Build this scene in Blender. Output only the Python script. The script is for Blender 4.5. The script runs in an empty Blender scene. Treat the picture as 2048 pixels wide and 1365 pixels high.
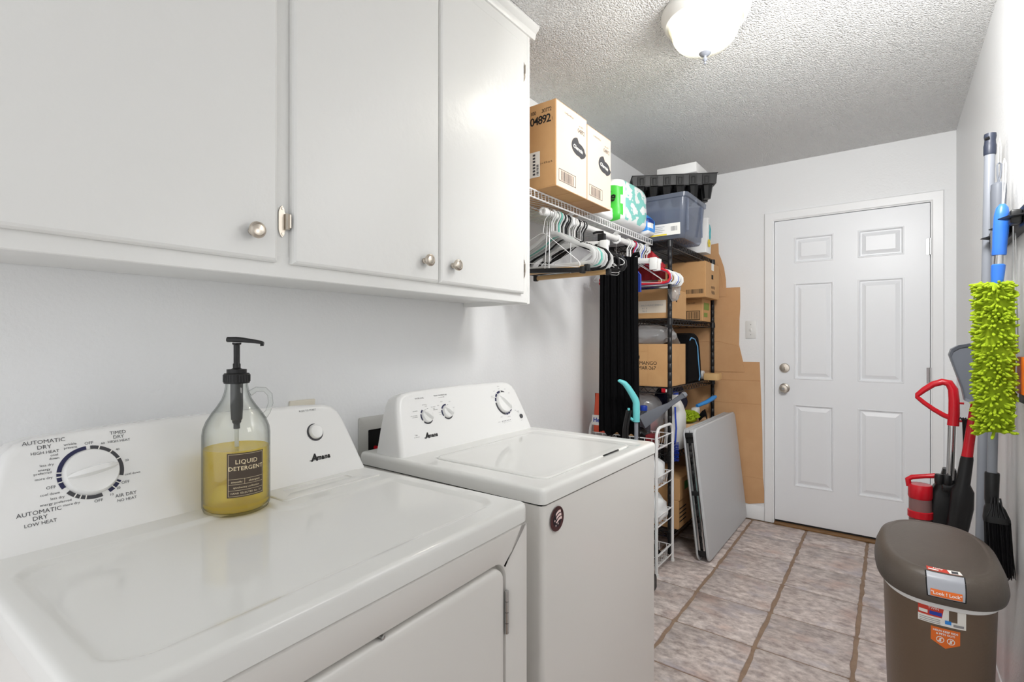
import bpy, bmesh, math, random
from mathutils import Vector, Matrix, noise
S = bpy.context.scene
COL = S.collection
PI = math.pi
rnd = random.Random(7)

# ---------------------------------------------------------------- camera, light, exposure
cam_d = bpy.data.cameras.new('camera')
cam = bpy.data.objects.new('camera', cam_d)
COL.objects.link(cam)
cam_d.sensor_width = 36.0
cam_d.lens = 36.0 * 1013.7 / 2048.0
cam_d.clip_start = 0.02
cam.location = (1.437, 0.0, 1.2402)
cam.rotation_euler = (math.radians(90), 0, math.radians(36.781))
S.camera = cam

world = bpy.data.worlds.new('world')
S.world = world
world.use_nodes = True
world.node_tree.nodes['Background'].inputs[0].default_value = (0.985, 0.99, 1.0, 1)
world.node_tree.nodes['Background'].inputs[1].default_value = 1.25
def area_light(name, loc, rot, sx, sy, power, col):
    d = bpy.data.lights.new(name, 'AREA')
    d.shape = 'RECTANGLE'
    d.size = sx
    d.size_y = sy
    d.energy = power
    d.color = col
    o = bpy.data.objects.new(name, d)
    o.location = loc
    o.rotation_euler = rot
    COL.objects.link(o)
    return o
# photographer's strobe bounced beside the right wall, just behind the frame edge
area_light('unseen_light', (1.70, 0.98, 1.52), (0, math.radians(90), 0), 0.34, 0.34, 1.6, (1.0, 0.99, 0.975))
# unseen fill light added under the ceiling to brighten the aisle and door end
area_light('unseen_light', (1.44, 1.45, 2.19), (math.radians(64), 0, math.radians(8)), 0.34, 0.34, 20.0, (1.0, 0.995, 0.985))
S.view_settings.view_transform = 'Standard'
S.view_settings.look = 'None'
S.view_settings.gamma = 1.0
S.view_settings.use_curve_mapping = False
S.view_settings.exposure = 0.12
S.cycles.max_bounces = 12
S.cycles.diffuse_bounces = 6
S.cycles.glossy_bounces = 5
S.cycles.transmission_bounces = 10
S.cycles.transparent_max_bounces = 12
S.cycles.caustics_reflective = False
S.cycles.caustics_refractive = False
S.cycles.sample_clamp_indirect = 6.0

# ---------------------------------------------------------------- materials
def lin(c):
    out = []
    for v in c[:3]:
        v = v / 255.0
        out.append(v / 12.92 if v <= 0.04045 else ((v + 0.055) / 1.055) ** 2.4)
    return (out[0], out[1], out[2], 1.0)

MATS = {}
def mat(name, col, rough=0.5, metal=0.0, spec=0.5, bump=None, mottle=None, trans=0.0, ior=1.45, emit=0.0, coat=0.0, rand=0.0, alpha=1.0, sub=0.0):
    """bump=(scale,distance,detail)  mottle=(scale,other colour,amount,stretch)"""
    if name in MATS:
        return MATS[name]
    m = bpy.data.materials.new(name)
    m.use_nodes = True
    nt = m.node_tree
    b = nt.nodes['Principled BSDF']
    b.inputs['Base Color'].default_value = lin(col)
    b.inputs['Roughness'].default_value = rough
    b.inputs['Metallic'].default_value = metal
    b.inputs['Specular IOR Level'].default_value = spec
    b.inputs['IOR'].default_value = ior
    b.inputs['Transmission Weight'].default_value = trans
    b.inputs['Coat Weight'].default_value = coat
    b.inputs['Alpha'].default_value = alpha
    if sub:
        b.inputs['Subsurface Weight'].default_value = sub
        b.inputs['Subsurface Scale'].default_value = 0.01
    if emit:
        b.inputs['Emission Color'].default_value = lin(col)
        b.inputs['Emission Strength'].default_value = emit
    tc = nt.nodes.new('ShaderNodeTexCoord')
    if mottle:
        sc, c2, amt, st = mottle
        mp = nt.nodes.new('ShaderNodeMapping')
        mp.inputs['Scale'].default_value = st
        nt.links.new(tc.outputs['Object'], mp.inputs['Vector'])
        n = nt.nodes.new('ShaderNodeTexNoise')
        n.inputs['Scale'].default_value = sc
        n.inputs['Detail'].default_value = 6
        n.inputs['Roughness'].default_value = 0.65
        nt.links.new(mp.outputs[0], n.inputs['Vector'])
        r = nt.nodes.new('ShaderNodeValToRGB')
        r.color_ramp.elements[0].position = 0.5 - 0.5 * (1.02 - amt)
        r.color_ramp.elements[0].position = 0.34
        r.color_ramp.elements[1].position = 0.66
        r.color_ramp.elements[0].color = lin(col)
        c2l = lin(c2)
        c1l = lin(col)
        r.color_ramp.elements[1].color = tuple(c1l[i] * (1 - amt) + c2l[i] * amt for i in range(3)) + (1,)
        nt.links.new(n.outputs['Fac'], r.inputs['Fac'])
        last = r.outputs['Color']
        if rand:
            oi = nt.nodes.new('ShaderNodeObjectInfo')
            hv = nt.nodes.new('ShaderNodeHueSaturation')
            mr = nt.nodes.new('ShaderNodeMapRange')
            mr.inputs['To Min'].default_value = 1 - rand
            mr.inputs['To Max'].default_value = 1 + rand
            nt.links.new(oi.outputs['Random'], mr.inputs['Value'])
            nt.links.new(mr.outputs['Result'], hv.inputs['Value'])
            nt.links.new(last, hv.inputs['Color'])
            ad = nt.nodes.new('ShaderNodeVectorMath')
            ml = nt.nodes.new('ShaderNodeMath')
            ml.operation = 'MULTIPLY'
            ml.inputs[1].default_value = 40
            nt.links.new(oi.outputs['Random'], ml.inputs[0])
            nt.links.new(tc.outputs['Object'], ad.inputs[0])
            nt.links.new(ml.outputs[0], ad.inputs[1])
            nt.links.new(ad.outputs[0], mp.inputs['Vector'])
            last = hv.outputs['Color']
        nt.links.new(last, b.inputs['Base Color'])
    if bump:
        sc, dist, det = bump
        n = nt.nodes.new('ShaderNodeTexNoise')
        n.inputs['Scale'].default_value = sc
        n.inputs['Detail'].default_value = det
        nt.links.new(tc.outputs['Object'], n.inputs['Vector'])
        bp = nt.nodes.new('ShaderNodeBump')
        bp.inputs['Distance'].default_value = dist
        bp.inputs['Strength'].default_value = 1.0
        nt.links.new(n.outputs['Fac'], bp.inputs['Height'])
        nt.links.new(bp.outputs[0], b.inputs['Normal'])
    MATS[name] = m
    return m

M_wall = mat('wall_paint', (237, 238, 239), 0.42, spec=0.35, bump=(90, 0.0012, 3))
M_ceil = mat('popcorn_ceiling', (242, 242, 241), 0.8, spec=0.2)
M_trim = mat('trim_paint', (238, 239, 240), 0.32, bump=(40, 0.0004, 2))
M_door = mat('door_paint', (236, 238, 241), 0.33)
M_cab = mat('cabinet_paint', (229, 229, 227), 0.33, bump=(26, 0.0012, 4))
M_app = mat('appliance_enamel', (226, 226, 223), 0.10, spec=0.5)
M_appside = mat('appliance_side', (222, 220, 216), 0.25)
M_cons = mat('console_plastic', (232, 232, 231), 0.22)
M_black = mat('black_plastic', (22, 22, 23), 0.4)
M_blackm = mat('black_metal', (30, 30, 32), 0.38, spec=0.5)
M_wire = mat('white_wire', (232, 232, 232), 0.3)
M_wplas = mat('white_plastic', (228, 228, 226), 0.35)
M_gplas = mat('pale_grey_plastic', (205, 206, 205), 0.35)
M_nick = mat('brushed_nickel', (205, 196, 184), 0.28, 1.0)
M_steel = mat('chrome_steel', (200, 200, 200), 0.18, 1.0)
M_ink = mat('grey_ink', (70, 70, 74), 0.6)
M_inkl = mat('pale_ink', (150, 150, 152), 0.6)
M_inkb = mat('navy_ink', (30, 32, 72), 0.5)
M_inkk = mat('black_ink', (24, 23, 24), 0.6)
M_inkw = mat('white_ink', (240, 238, 232), 0.5)
M_card = mat('cardboard', (208, 164, 120), 0.8, mottle=(3, (196, 150, 106), 0.8, (1, 1, 1)))
M_card2 = mat('cardboard_pale', (224, 186, 144), 0.8, mottle=(4, (214, 174, 132), 0.8, (1, 1, 1)))
M_cardside = mat('cardboard_side', (206, 162, 112), 0.8, mottle=(5, (196, 150, 100), 0.8, (1, 1, 1)))
M_cardpink = mat('printed_carton_face', (228, 208, 190), 0.7)
M_tile = mat('stone_tile', (158, 143, 138), 0.42, mottle=(22, (226, 214, 208), 1.0, (1, 1.5, 1)), rand=0.06, bump=(60, 0.0012, 6))
M_grout = mat('tile_grout', (156, 132, 112), 0.9, mottle=(14, (132, 110, 92), 0.8, (1, 1, 1)), bump=(120, 0.001, 3))
M_wood = mat('threshold_wood', (140, 104, 64), 0.5, mottle=(12, (96, 68, 40), 0.8, (1, 8, 1)))
M_velvet = mat('black_velvet', (9, 9, 11), 0.85, spec=0.12)
M_teal = mat('teal_plastic', (110, 205, 208), 0.35)
M_grey = mat('slate_grey_plastic', (104, 108, 116), 0.42)
M_greyp = mat('grey_painted_metal', (136, 140, 148), 0.35)
M_tabl = mat('grey_table_plastic', (196, 198, 200), 0.45, bump=(220, 0.0006, 2))
M_red = mat('red_plastic', (190, 22, 36), 0.25)
M_blue = mat('blue_plastic', (52, 112, 205), 0.35)
M_blued = mat('deep_blue_plastic', (34, 66, 170), 0.35)
M_lime = mat('lime_chenille', (152, 174, 40), 0.9, spec=0.1)
M_orange = mat('orange_plastic', (232, 112, 36), 0.45)
M_taupe = mat('taupe_plastic', (106, 88, 72), 0.38, bump=(160, 0.0003, 2))
M_lid = mat('taupe_lid_plastic', (78, 70, 63), 0.42, mottle=(5, (88, 79, 71), 0.7, (1, 1, 1)), bump=(160, 0.0003, 2))
M_latch = mat('grey_latch_plastic', (165, 168, 176), 0.35)
M_white = mat('matt_white', (235, 235, 234), 0.6)
M_beige = mat('ivory_plate', (222, 216, 200), 0.4)
M_navy = mat('navy_cloth', (34, 38, 66), 0.8)
M_dark = mat('dark_void', (16, 15, 15), 0.9)
M_green = mat('pack_green', (74, 198, 70), 0.35)
M_aqua = mat('pack_aqua', (134, 208, 200), 0.4)
M_packw = mat('pack_white', (238, 240, 240), 0.35, bump=(22, 0.004, 2))
M_packb = mat('pack_blue', (46, 140, 226), 0.35, bump=(22, 0.003, 2))
M_redcl = mat('red_cloth', (168, 36, 44), 0.7)
M_bluecl = mat('blue_cloth', (40, 66, 160), 0.6)
M_woodh = mat('hanger_wood', (196, 160, 112), 0.5)
M_yel = mat('yellow_petal', (238, 214, 60), 0.6)

def thin(name, tint, clear, rough=0.05, body=None, ior=1.45, trl=0.4, edge=None):
    """thin see-through sheet: tinted transparency, a little cloudy body, fresnel gloss"""
    m = bpy.data.materials.new(name); m.use_nodes = True
    nt = m.node_tree; nt.nodes.clear()
    N = nt.nodes.new; L = nt.links.new
    out = N('ShaderNodeOutputMaterial'); tr = N('ShaderNodeBsdfTransparent'); tr.inputs[0].default_value = lin(tint)
    df = N('ShaderNodeBsdfDiffuse'); df.inputs[0].default_value = lin(body or tint)
    tl = N('ShaderNodeBsdfTranslucent'); tl.inputs[0].default_value = lin(body or tint)
    mb_ = N('ShaderNodeMixShader'); mb_.inputs[0].default_value = trl
    L(df.outputs[0], mb_.inputs[1]); L(tl.outputs[0], mb_.inputs[2])
    mc = N('ShaderNodeMixShader'); mc.inputs[0].default_value = clear
    L(mb_.outputs[0], mc.inputs[1]); L(tr.outputs[0], mc.inputs[2])
    gl = N('ShaderNodeBsdfGlossy'); gl.inputs['Roughness'].default_value = rough
    lw = N('ShaderNodeLayerWeight'); lw.inputs[0].default_value = .5
    pw = N('ShaderNodeMath'); pw.operation = 'POWER'; pw.inputs[1].default_value = 4.0; L(lw.outputs['Facing'], pw.inputs[0])
    fr = N('ShaderNodeMath'); fr.operation = 'MULTIPLY_ADD'; fr.inputs[1].default_value = .45; fr.inputs[2].default_value = ((ior - 1) / (ior + 1)) ** 2; L(pw.outputs[0], fr.inputs[0])
    if edge:
        p3 = N('ShaderNodeMath'); p3.operation = 'POWER'; p3.inputs[1].default_value = 3.5; L(lw.outputs['Facing'], p3.inputs[0])
        mx = N('ShaderNodeMix'); mx.data_type = 'RGBA'; L(p3.outputs[0], mx.inputs[0]); mx.inputs[6].default_value = lin(tint); mx.inputs[7].default_value = lin(edge)
        L(mx.outputs[2], tr.inputs[0])
    mg = N('ShaderNodeMixShader'); L(fr.outputs[0], mg.inputs[0]); L(mc.outputs[0], mg.inputs[1]); L(gl.outputs[0], mg.inputs[2])
    L(mg.outputs[0], out.inputs[0])
    MATS[name] = m
    return m
M_film = thin('clear_film', (246, 248, 250), .62, .12, (232, 234, 236), 1.35)
M_clear = thin('clear_plastic', (206, 212, 224), .66, .12, (176, 184, 200), 1.4)

# rusty and grey patches in the stone tiles
nt = M_tile.node_tree
b_ = nt.nodes['Principled BSDF']
src = b_.inputs['Base Color'].links[0].from_socket
tcx = [n for n in nt.nodes if n.type == 'MAPPING'][0]
for sc_, col_, p0, p1, f_ in ((5.5, (178, 138, 122), .56, .74, .55), (8.0, (172, 166, 174), .54, .70, .55)):
    n_ = nt.nodes.new('ShaderNodeTexNoise'); n_.inputs['Scale'].default_value = sc_; n_.inputs['Detail'].default_value = 5
    nt.links.new(tcx.outputs[0], n_.inputs['Vector'])
    mr_ = nt.nodes.new('ShaderNodeMapRange'); mr_.inputs['From Min'].default_value = p0; mr_.inputs['From Max'].default_value = p1; mr_.inputs['To Max'].default_value = f_
    nt.links.new(n_.outputs['Fac'], mr_.inputs['Value'])
    mx_ = nt.nodes.new('ShaderNodeMix'); mx_.data_type = 'RGBA'
    nt.links.new(mr_.outputs[0], mx_.inputs[0]); nt.links.new(src, mx_.inputs[6]); mx_.inputs[7].default_value = lin(col_)
    src = mx_.outputs[2]
nt.links.new(src, b_.inputs['Base Color'])
# popcorn relief on the ceiling
nt = M_ceil.node_tree
tc = nt.nodes.new('ShaderNodeTexCoord')
v1 = nt.nodes.new('ShaderNodeTexNoise'); v1.inputs['Scale'].default_value = 130; v1.inputs['Detail'].default_value = 3
v2 = nt.nodes.new('ShaderNodeTexVoronoi'); v2.inputs['Scale'].default_value = 150
sm = nt.nodes.new('ShaderNodeMath'); sm.operation = 'SUBTRACT'
nt.links.new(tc.outputs['Object'], v1.inputs['Vector']); nt.links.new(tc.outputs['Object'], v2.inputs['Vector'])
nt.links.new(v1.outputs['Fac'], sm.inputs[0]); nt.links.new(v2.outputs['Distance'], sm.inputs[1])
bp = nt.nodes.new('ShaderNodeBump'); bp.inputs['Distance'].default_value = 0.009; bp.inputs['Strength'].default_value = 1.0
nt.links.new(sm.outputs[0], bp.inputs['Height']); nt.links.new(bp.outputs[0], nt.nodes['Principled BSDF'].inputs['Normal'])

# ---------------------------------------------------------------- mesh helpers
class MB:
    def __init__(s):
        s.v = []; s.f = []
    def add(s, vs, fs):
        k = len(s.v)
        s.v += [tuple(p) for p in vs]
        s.f += [tuple(i + k for i in f) for f in fs]
        return s
    def box(s, x0, x1, y0, y1, z0, z1):
        vs = [(x, y, z) for z in (z0, z1) for y in (y0, y1) for x in (x0, x1)]
        return s.add(vs, [(0, 2, 3, 1), (4, 5, 7, 6), (0, 1, 5, 4), (2, 6, 7, 3), (0, 4, 6, 2), (1, 3, 7, 5)])
    def rbox(s, x0, x1, y0, y1, z0, z1, r=0.004, seg=2):
        bm = bmesh.new()
        bmesh.ops.create_cube(bm, size=1)
        for v in bm.verts:
            v.co = Vector(((x0 + x1) / 2 + v.co.x * (x1 - x0), (y0 + y1) / 2 + v.co.y * (y1 - y0), (z0 + z1) / 2 + v.co.z * (z1 - z0)))
        r = min(r, abs(x1 - x0) * .49, abs(y1 - y0) * .49, abs(z1 - z0) * .49)
        bmesh.ops.bevel(bm, geom=bm.edges[:], offset=r, segments=seg, profile=0.5, affect='EDGES')
        return s.bm(bm)
    def bm(s, bm):
        bm.verts.index_update()
        s.add([v.co[:] for v in bm.verts], [[v.index for v in f.verts] for f in bm.faces])
        bm.free()
        return s
    def rings(s, rings, cap0=True, cap1=True, closed=True, loop=False):
        n = len(rings[0]); vs = [p for r in rings for p in r]; fs = []
        m = len(rings)
        for i in range(m if loop else m - 1):
            a = i * n; b = ((i + 1) % m) * n
            for j in range(n if closed else n - 1):
                k = (j + 1) % n
                fs.append((a + j, a + k, b + k, b + j))
        if cap0: fs.append(tuple(range(n - 1, -1, -1)))
        if cap1: fs.append(tuple((m - 1) * n + j for j in range(n)))
        return s.add(vs, fs)
    def tube(s, pts, r, seg=8, closed=False, cap=True):
        pts = [Vector(p) for p in pts]; n = len(pts)
        rs = r if isinstance(r, (list, tuple)) else [r] * n
        tg = []
        for i in range(n):
            a = pts[(i - 1) % n] if (closed or i > 0) else pts[i]
            b = pts[(i + 1) % n] if (closed or i < n - 1) else pts[i]
            tg.append((b - a).normalized())
        up = Vector((0, 0, 1)) if abs(tg[0].z) < 0.9 else Vector((1, 0, 0))
        nv = (up - tg[0] * up.dot(tg[0])).normalized()
        rg = []
        for i in range(n):
            nv = (nv - tg[i] * nv.dot(tg[i])).normalized()
            bv = tg[i].cross(nv)
            rg.append([pts[i] + (nv * math.cos(2 * PI * k / seg) + bv * math.sin(2 * PI * k / seg)) * rs[i] for k in range(seg)])
        return s.rings(rg, cap and not closed, cap and not closed, True, closed)
    def ribbon(s, pts, w, t, nrm, closed=False):
        pts = [Vector(p) for p in pts]; n = len(pts); nrm = Vector(nrm).normalized()
        ws = w if isinstance(w, (list, tuple)) else [w] * n
        rg = []
        for i in range(n):
            a = pts[(i - 1) % n] if (closed or i > 0) else pts[i]
            b = pts[(i + 1) % n] if (closed or i < n - 1) else pts[i]
            side = (b - a).normalized().cross(nrm).normalized()
            h = ws[i] / 2; q = t / 2
            rg.append([pts[i] + side * a_ + nrm * b_ for a_, b_ in ((h, q * .5), (h * .6, q), (-h * .6, q), (-h, q * .5), (-h, -q * .5), (-h * .6, -q), (h * .6, -q), (h, -q * .5))])
        return s.rings(rg, not closed, not closed, True, closed)
    def lathe(s, prof, c=(0, 0, 0), seg=32, axis='z', rib=0, ribamp=0.0):
        rg = []
        for r, z in prof:
            ring = []
            for k in range(seg):
                a = 2 * PI * k / seg
                rr = max(r, 1e-5) * (1 + (ribamp * math.cos(rib * a) if rib else 0))
                p = (rr * math.cos(a), rr * math.sin(a), z)
                if axis == 'x': p = (p[2], p[0], p[1])
                if axis == 'y': p = (p[1], p[2], p[0])
                ring.append((p[0] + c[0], p[1] + c[1], p[2] + c[2]))
            rg.append(ring)
        return s.rings(rg)
    def poly(s, pts, d):
        d = Vector(d)
        a = [Vector(p) for p in pts]
        return s.rings([a, [p + d for p in a]])
    def grid(s, fn, nu, nv):
        vs = [fn(i / nu, j / nv) for j in range(nv + 1) for i in range(nu + 1)]
        fs = [(j * (nu + 1) + i, j * (nu + 1) + i + 1, (j + 1) * (nu + 1) + i + 1, (j + 1) * (nu + 1) + i) for j in range(nv) for i in range(nu)]
        return s.add(vs, fs)
    def blob(s, c, rad, amp=0.2, fr=2.2, seed=0, sub=3, flat=None):
        bm = bmesh.new()
        bmesh.ops.create_icosphere(bm, subdivisions=sub, radius=1)
        for v in bm.verts:
            d = v.co.normalized()
            k = 1 + amp * noise.noise(d * fr + Vector((seed * 7.3, seed * 3.1, seed))) + amp * .5 * noise.noise(d * fr * 2.6 + Vector((seed, 5, 2)))
            p = Vector((d.x * rad[0] * k + c[0], d.y * rad[1] * k + c[1], d.z * rad[2] * k + c[2]))
            if flat is not None and p.z < flat: p.z = flat
            v.co = p
        return s.bm(bm)
    def xf(s, m, start=0):
        for i in range(start, len(s.v)):
            s.v[i] = tuple(m @ Vector(s.v[i]))
        return s

WORLD = {}
def link(name, data, parent, local):
    o = bpy.data.objects.new(name, data)
    COL.objects.link(o)
    if parent is not None:
        o.parent = parent
        if local:
            WORLD[o.name] = WORLD[parent.name].copy()
        else:
            o.matrix_parent_inverse = WORLD[parent.name].inverted()
            WORLD[o.name] = Matrix.Identity(4)
    else:
        WORLD[o.name] = Matrix.Identity(4)
    return o

def obj(name, mb, m, parent=None, local=False, angle=35, label=None, kind=None, mats=None, fmat=None):
    me = bpy.data.meshes.new(name)
    me.from_pydata(mb.v, [], mb.f)
    bm = bmesh.new(); bm.from_mesh(me)
    bmesh.ops.recalc_face_normals(bm, faces=bm.faces[:])
    bm.to_mesh(me); bm.free()
    me.materials.append(m)
    if mats:
        for k in mats: me.materials.append(k)
        if fmat:
            for p in me.polygons: p.material_index = fmat(p)
    if angle:
        me.shade_smooth()
        me.set_sharp_from_angle(angle=math.radians(angle))
    o = link(name, me, parent, local)
    if label: o['label'] = label
    if kind: o['kind'] = kind
    return o

def thing(name, label, cat, loc=(0, 0, 0), rz=0.0, group=None):
    o = bpy.data.objects.new(name, None)
    COL.objects.link(o)
    o.empty_display_size = 0.05
    o.location = loc
    o.rotation_euler = (0, 0, rz)
    WORLD[o.name] = Matrix.Translation(loc) @ Matrix.Rotation(rz, 4, 'Z')
    o['label'] = label; o['category'] = cat
    if group: o['group'] = group
    return o

def tag(o, label, cat, group=None):
    o['label'] = label; o['category'] = cat
    if group: o['group'] = group
    return o

def struct(o):
    o['kind'] = 'structure'
    return o

def dup(root, loc, rz, label=None, tilt=0.0):
    r = root.copy(); COL.objects.link(r)
    r.location = loc; r.rotation_euler = (0, tilt, rz)
    if label: r['label'] = label
    for ch in list(root.children):
        c = ch.copy(); COL.objects.link(c); c.parent = r
        for g in list(ch.children):
            d = g.copy(); COL.objects.link(d); d.parent = c
    return r

def text_mb(mb, s, size, fn, shear=0.0, bold=0.0, align='CENTER', space=1.0, rot=0.0, at=(0, 0)):
    """lay flat lettering on a surface: fn(u, v) gives the point"""
    cu = bpy.data.curves.new('lettering', 'FONT')
    cu.body = s; cu.size = size; cu.align_x = align; cu.align_y = 'CENTER'
    cu.shear = shear; cu.offset = bold; cu.space_character = space
    cu.resolution_u = 2
    o = bpy.data.objects.new('lettering', cu)
    me = o.to_mesh()
    c, sn = math.cos(rot), math.sin(rot)
    vs = [fn(at[0] + v.co.x * c - v.co.y * sn, at[1] + v.co.x * sn + v.co.y * c) for v in me.vertices]
    mb.add(vs, [tuple(p.vertices) for p in me.polygons])
    o.to_mesh_clear()
    bpy.data.objects.remove(o)
    bpy.data.curves.remove(cu)

def quad(mb, fn, u0, u1, v0, v1, nu=1, nv=1):
    mb.grid(lambda a, b: fn(u0 + (u1 - u0) * a, v0 + (v1 - v0) * b), nu, nv)

def arc_band(mb, fn, cu, cv, r0, r1, a0, a1, n=24):
    """flat ring segment; angles in degrees, clockwise from straight up"""
    def g(a, b):
        t = math.radians(a0 + (a1 - a0) * a)
        r = r0 + (r1 - r0) * b
        return fn(cu + r * math.sin(t), cv + r * math.cos(t))
    mb.grid(g, n, 1)

def barcode(mb, fn, u0, u1, v0, v1, n=22, seed=1):
    rr = random.Random(seed); u = u0
    step = (u1 - u0) / n
    for i in range(n):
        w = step * rr.choice((0.3, 0.45, 0.7))
        quad(mb, fn, u, u + w, v0, v1)
        u += step

def frame_line(mb, fn, u0, u1, v0, v1, w):
    quad(mb, fn, u0, u1, v0, v0 + w); quad(mb, fn, u0, u1, v1 - w, v1)
    quad(mb, fn, u0, u0 + w, v0, v1); quad(mb, fn, u1 - w, u1, v0, v1)

def rrect(w, h, r, n=6, cx=0.0, cy=0.0):
    """rounded rectangle outline, half sizes w,h"""
    out = []
    for sx, sy, a in ((1, 1, 0), (-1, 1, 90), (-1, -1, 180), (1, -1, 270)):
        for k in range(n + 1):
            t = math.radians(a + 90 * k / n)
            out.append((cx + sx * (w - r) + r * math.cos(t), cy + sy * (h - r) + r * math.sin(t)))
    return out

def plane(P, U, V, N, off=0.0004):
    P = Vector(P); U = Vector(U).normalized(); V = Vector(V).normalized(); N = Vector(N).normalized()
    return lambda u, v: P + U * u + V * v + N * off

# ---------------------------------------------------------------- room shell
XR, YF, H = 1.737, 3.848, 2.449
YN = -0.7
struct(obj('wall_left', MB().box(-0.1, 0.0, YN, YF + 0.12, 0, H), M_wall, angle=0))
struct(obj('wall_right', MB().box(XR, XR + 0.1, YN, YF + 0.12, 0, H), M_wall, angle=0))
wf = MB()
wf.box(0, 0.782, YF, YF + 0.12, 0, H); wf.box(1.639, XR, YF, YF + 0.12, 0, H); wf.box(0.782, 1.639, YF, YF + 0.12, 2.075, H)
struct(obj('wall_far', wf, M_wall, angle=0))
ceiling = struct(obj('ceiling', MB().box(-0.1, XR + 0.1, YN, YF + 0.12, H, H + 0.1), M_ceil, angle=0))
floor = struct(obj('floor', MB().box(-0.1, XR + 0.1, YN, YF + 0.12, -0.1, -0.0045), M_grout, angle=0))

def tile_mesh(wx, wy, seed):
    rr = random.Random(seed)
    hx, hy = wx / 2 - 0.0070, wy / 2 - 0.0046
    n = 9; o = []
    for k in range(n): o.append((hx + rr.uniform(-.0040, .0022), -hy + .006 + (2 * hy - .012) * k / (n - 1)))
    for k in range(4): o.append((hx - .006 - (2 * hx - .012) * k / 3, hy + rr.uniform(-.0006, .0006)))
    for k in range(n): o.append((-hx + rr.uniform(-.0022, .0040), hy - .006 - (2 * hy - .012) * k / (n - 1)))
    for k in range(4): o.append((-hx + .006 + (2 * hx - .012) * k / 3, -hy + rr.uniform(-.0006, .0006)))
    ins = lambda q, e: tuple(c - math.copysign(e, c) for c in q)
    mb = MB().rings([[(x, y, -.006) for x, y in o], [(x, y, -.0022) for x, y in o], [ins(q, .0025) + (0.0,) for q in o]], cap0=False)
    me = bpy.data.meshes.new('tile')
    me.from_pydata(mb.v, [], mb.f)
    me.materials.append(M_tile)
    me.shade_smooth(); me.set_sharp_from_angle(angle=math.radians(50))
    return me
TX = [0.014, 0.341, 0.668, 0.995, 1.322, 1.649, XR]
TY = [3.812, 3.547] + [3.547 - 0.328 * k for k in range(1, 11)]
full = [tile_mesh(.327, .328, k) for k in range(5)]
cut_x = tile_mesh(XR - 1.649 + .004, .328, 11); cut_y = tile_mesh(.327, 3.812 - 3.547, 12); cut_xy = tile_mesh(XR - 1.649 + .004, 3.812 - 3.547, 13)
for i in range(6):
    for j in range(11):
        me = (cut_xy if j == 0 else cut_x) if i == 5 else (cut_y if j == 0 else full[(i * 3 + j * 2) % 5])
        t = bpy.data.objects.new('tile', me); COL.objects.link(t)
        t.parent = floor
        t.location = ((TX[i] + TX[i + 1]) / 2, (TY[j] + TY[j + 1]) / 2, 0)

# baseboard on the far wall, door casing
bb = MB(); bb.poly([(0.0, YF, 0), (0.0, YF - .013, 0), (0.0, YF - .013, .062), (0.0, YF - .009, .078), (0.0, YF - .004, .092), (0.0, YF, .092)], (.737, 0, 0))
struct(obj('baseboard_far', bb, M_trim))
bb = MB(); bb.poly([(XR, 2.0, 0), (XR - .011, 2.0, 0), (XR - .011, 2.0, .062), (XR - .004, 2.0, .09), (XR, 2.0, .09)], (0, 1.84, 0))
struct(obj('baseboard_right', bb, M_trim))
def casing(prof_pts):
    mb = MB()
    for a, b, ax in prof_pts: pass
    return mb
cs = MB()
prof = [(0, 0), (0, .012), (.006, .017), (.05, .014), (.056, .009), (.0595, .009), (.0595, 0)]   # across width, out of wall
path = [(0.738, 0.0), (0.738, 2.116), (1.684, 2.116), (1.684, 0.0)]
inn = [(0.7975, 0.0), (0.7975, 2.0565), (1.6245, 2.0565), (1.6245, 0.0)]
rg = []
for (ox, oz), (ix, iz) in zip(path, inn):
    rg.append([(ox + (ix - ox) * w / .0595, YF - d, oz + (iz - oz) * w / .0595) for w, d in prof])
cs.rings(rg)
struct(obj('trim_1', cs, M_trim, angle=20))
jb = MB()
jb.box(0.782, 0.7985, YF - .004, YF + .12, 0, 2.075); jb.box(1.6235, 1.639, YF - .004, YF + .12, 0, 2.075); jb.box(0.782, 1.639, YF - .004, YF + .12, 2.058, 2.075)
jb.box(0.7985, 0.81, YF + .047, YF + .06, 0, 2.06); jb.box(1.612, 1.6235, YF + .047, YF + .06, 0, 2.06)
struct(obj('trim_2', jb, M_trim, angle=0))

# six panel door
dx0, dx1, dz0, dz1 = 0.8015, 1.6205, 0.024, 2.053
yd = YF + 0.003
door = MB()
ucuts = [dx0, 0.917, 1.142, 1.2705, 1.501, dx1]
zcuts = [dz0, 0.268, 0.816, 0.984, 1.626, 1.762, 1.934, dz1]
panels = {(1, 1), (3, 1), (1, 3), (3, 3), (1, 5), (3, 5)}
for i in range(5):
    for j in range(7):
        x0, x1, z0, z1 = ucuts[i], ucuts[i + 1], zcuts[j], zcuts[j + 1]
        if (i, j) in panels: continue
        door.box(x0, x1, yd, yd + .0125, z0, z1)
door.box(dx0, dx1, yd + .0125, yd + .044, dz0, dz1)
slab = struct(obj('door_1', door, M_door, angle=20))
for (i, j) in sorted(panels):
    x0, x1, z0, z1 = ucuts[i], ucuts[i + 1], zcuts[j], zcuts[j + 1]
    rr = []
    for ins, dep in ((0, 0), (.002, -.0022), (.006, -.0025), (.010, .002), (.013, .010), (.020, .010), (.042, .001), (.046, .001)):
        rr.append([(x0 + ins, yd + dep - .0004, z0 + ins), (x1 - ins, yd + dep - .0004, z0 + ins), (x1 - ins, yd + dep - .0004, z1 - ins), (x0 + ins, yd + dep - .0004, z1 - ins)])
    obj('door_panel', MB().rings(rr, cap0=False), M_door, slab, angle=12)
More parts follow.
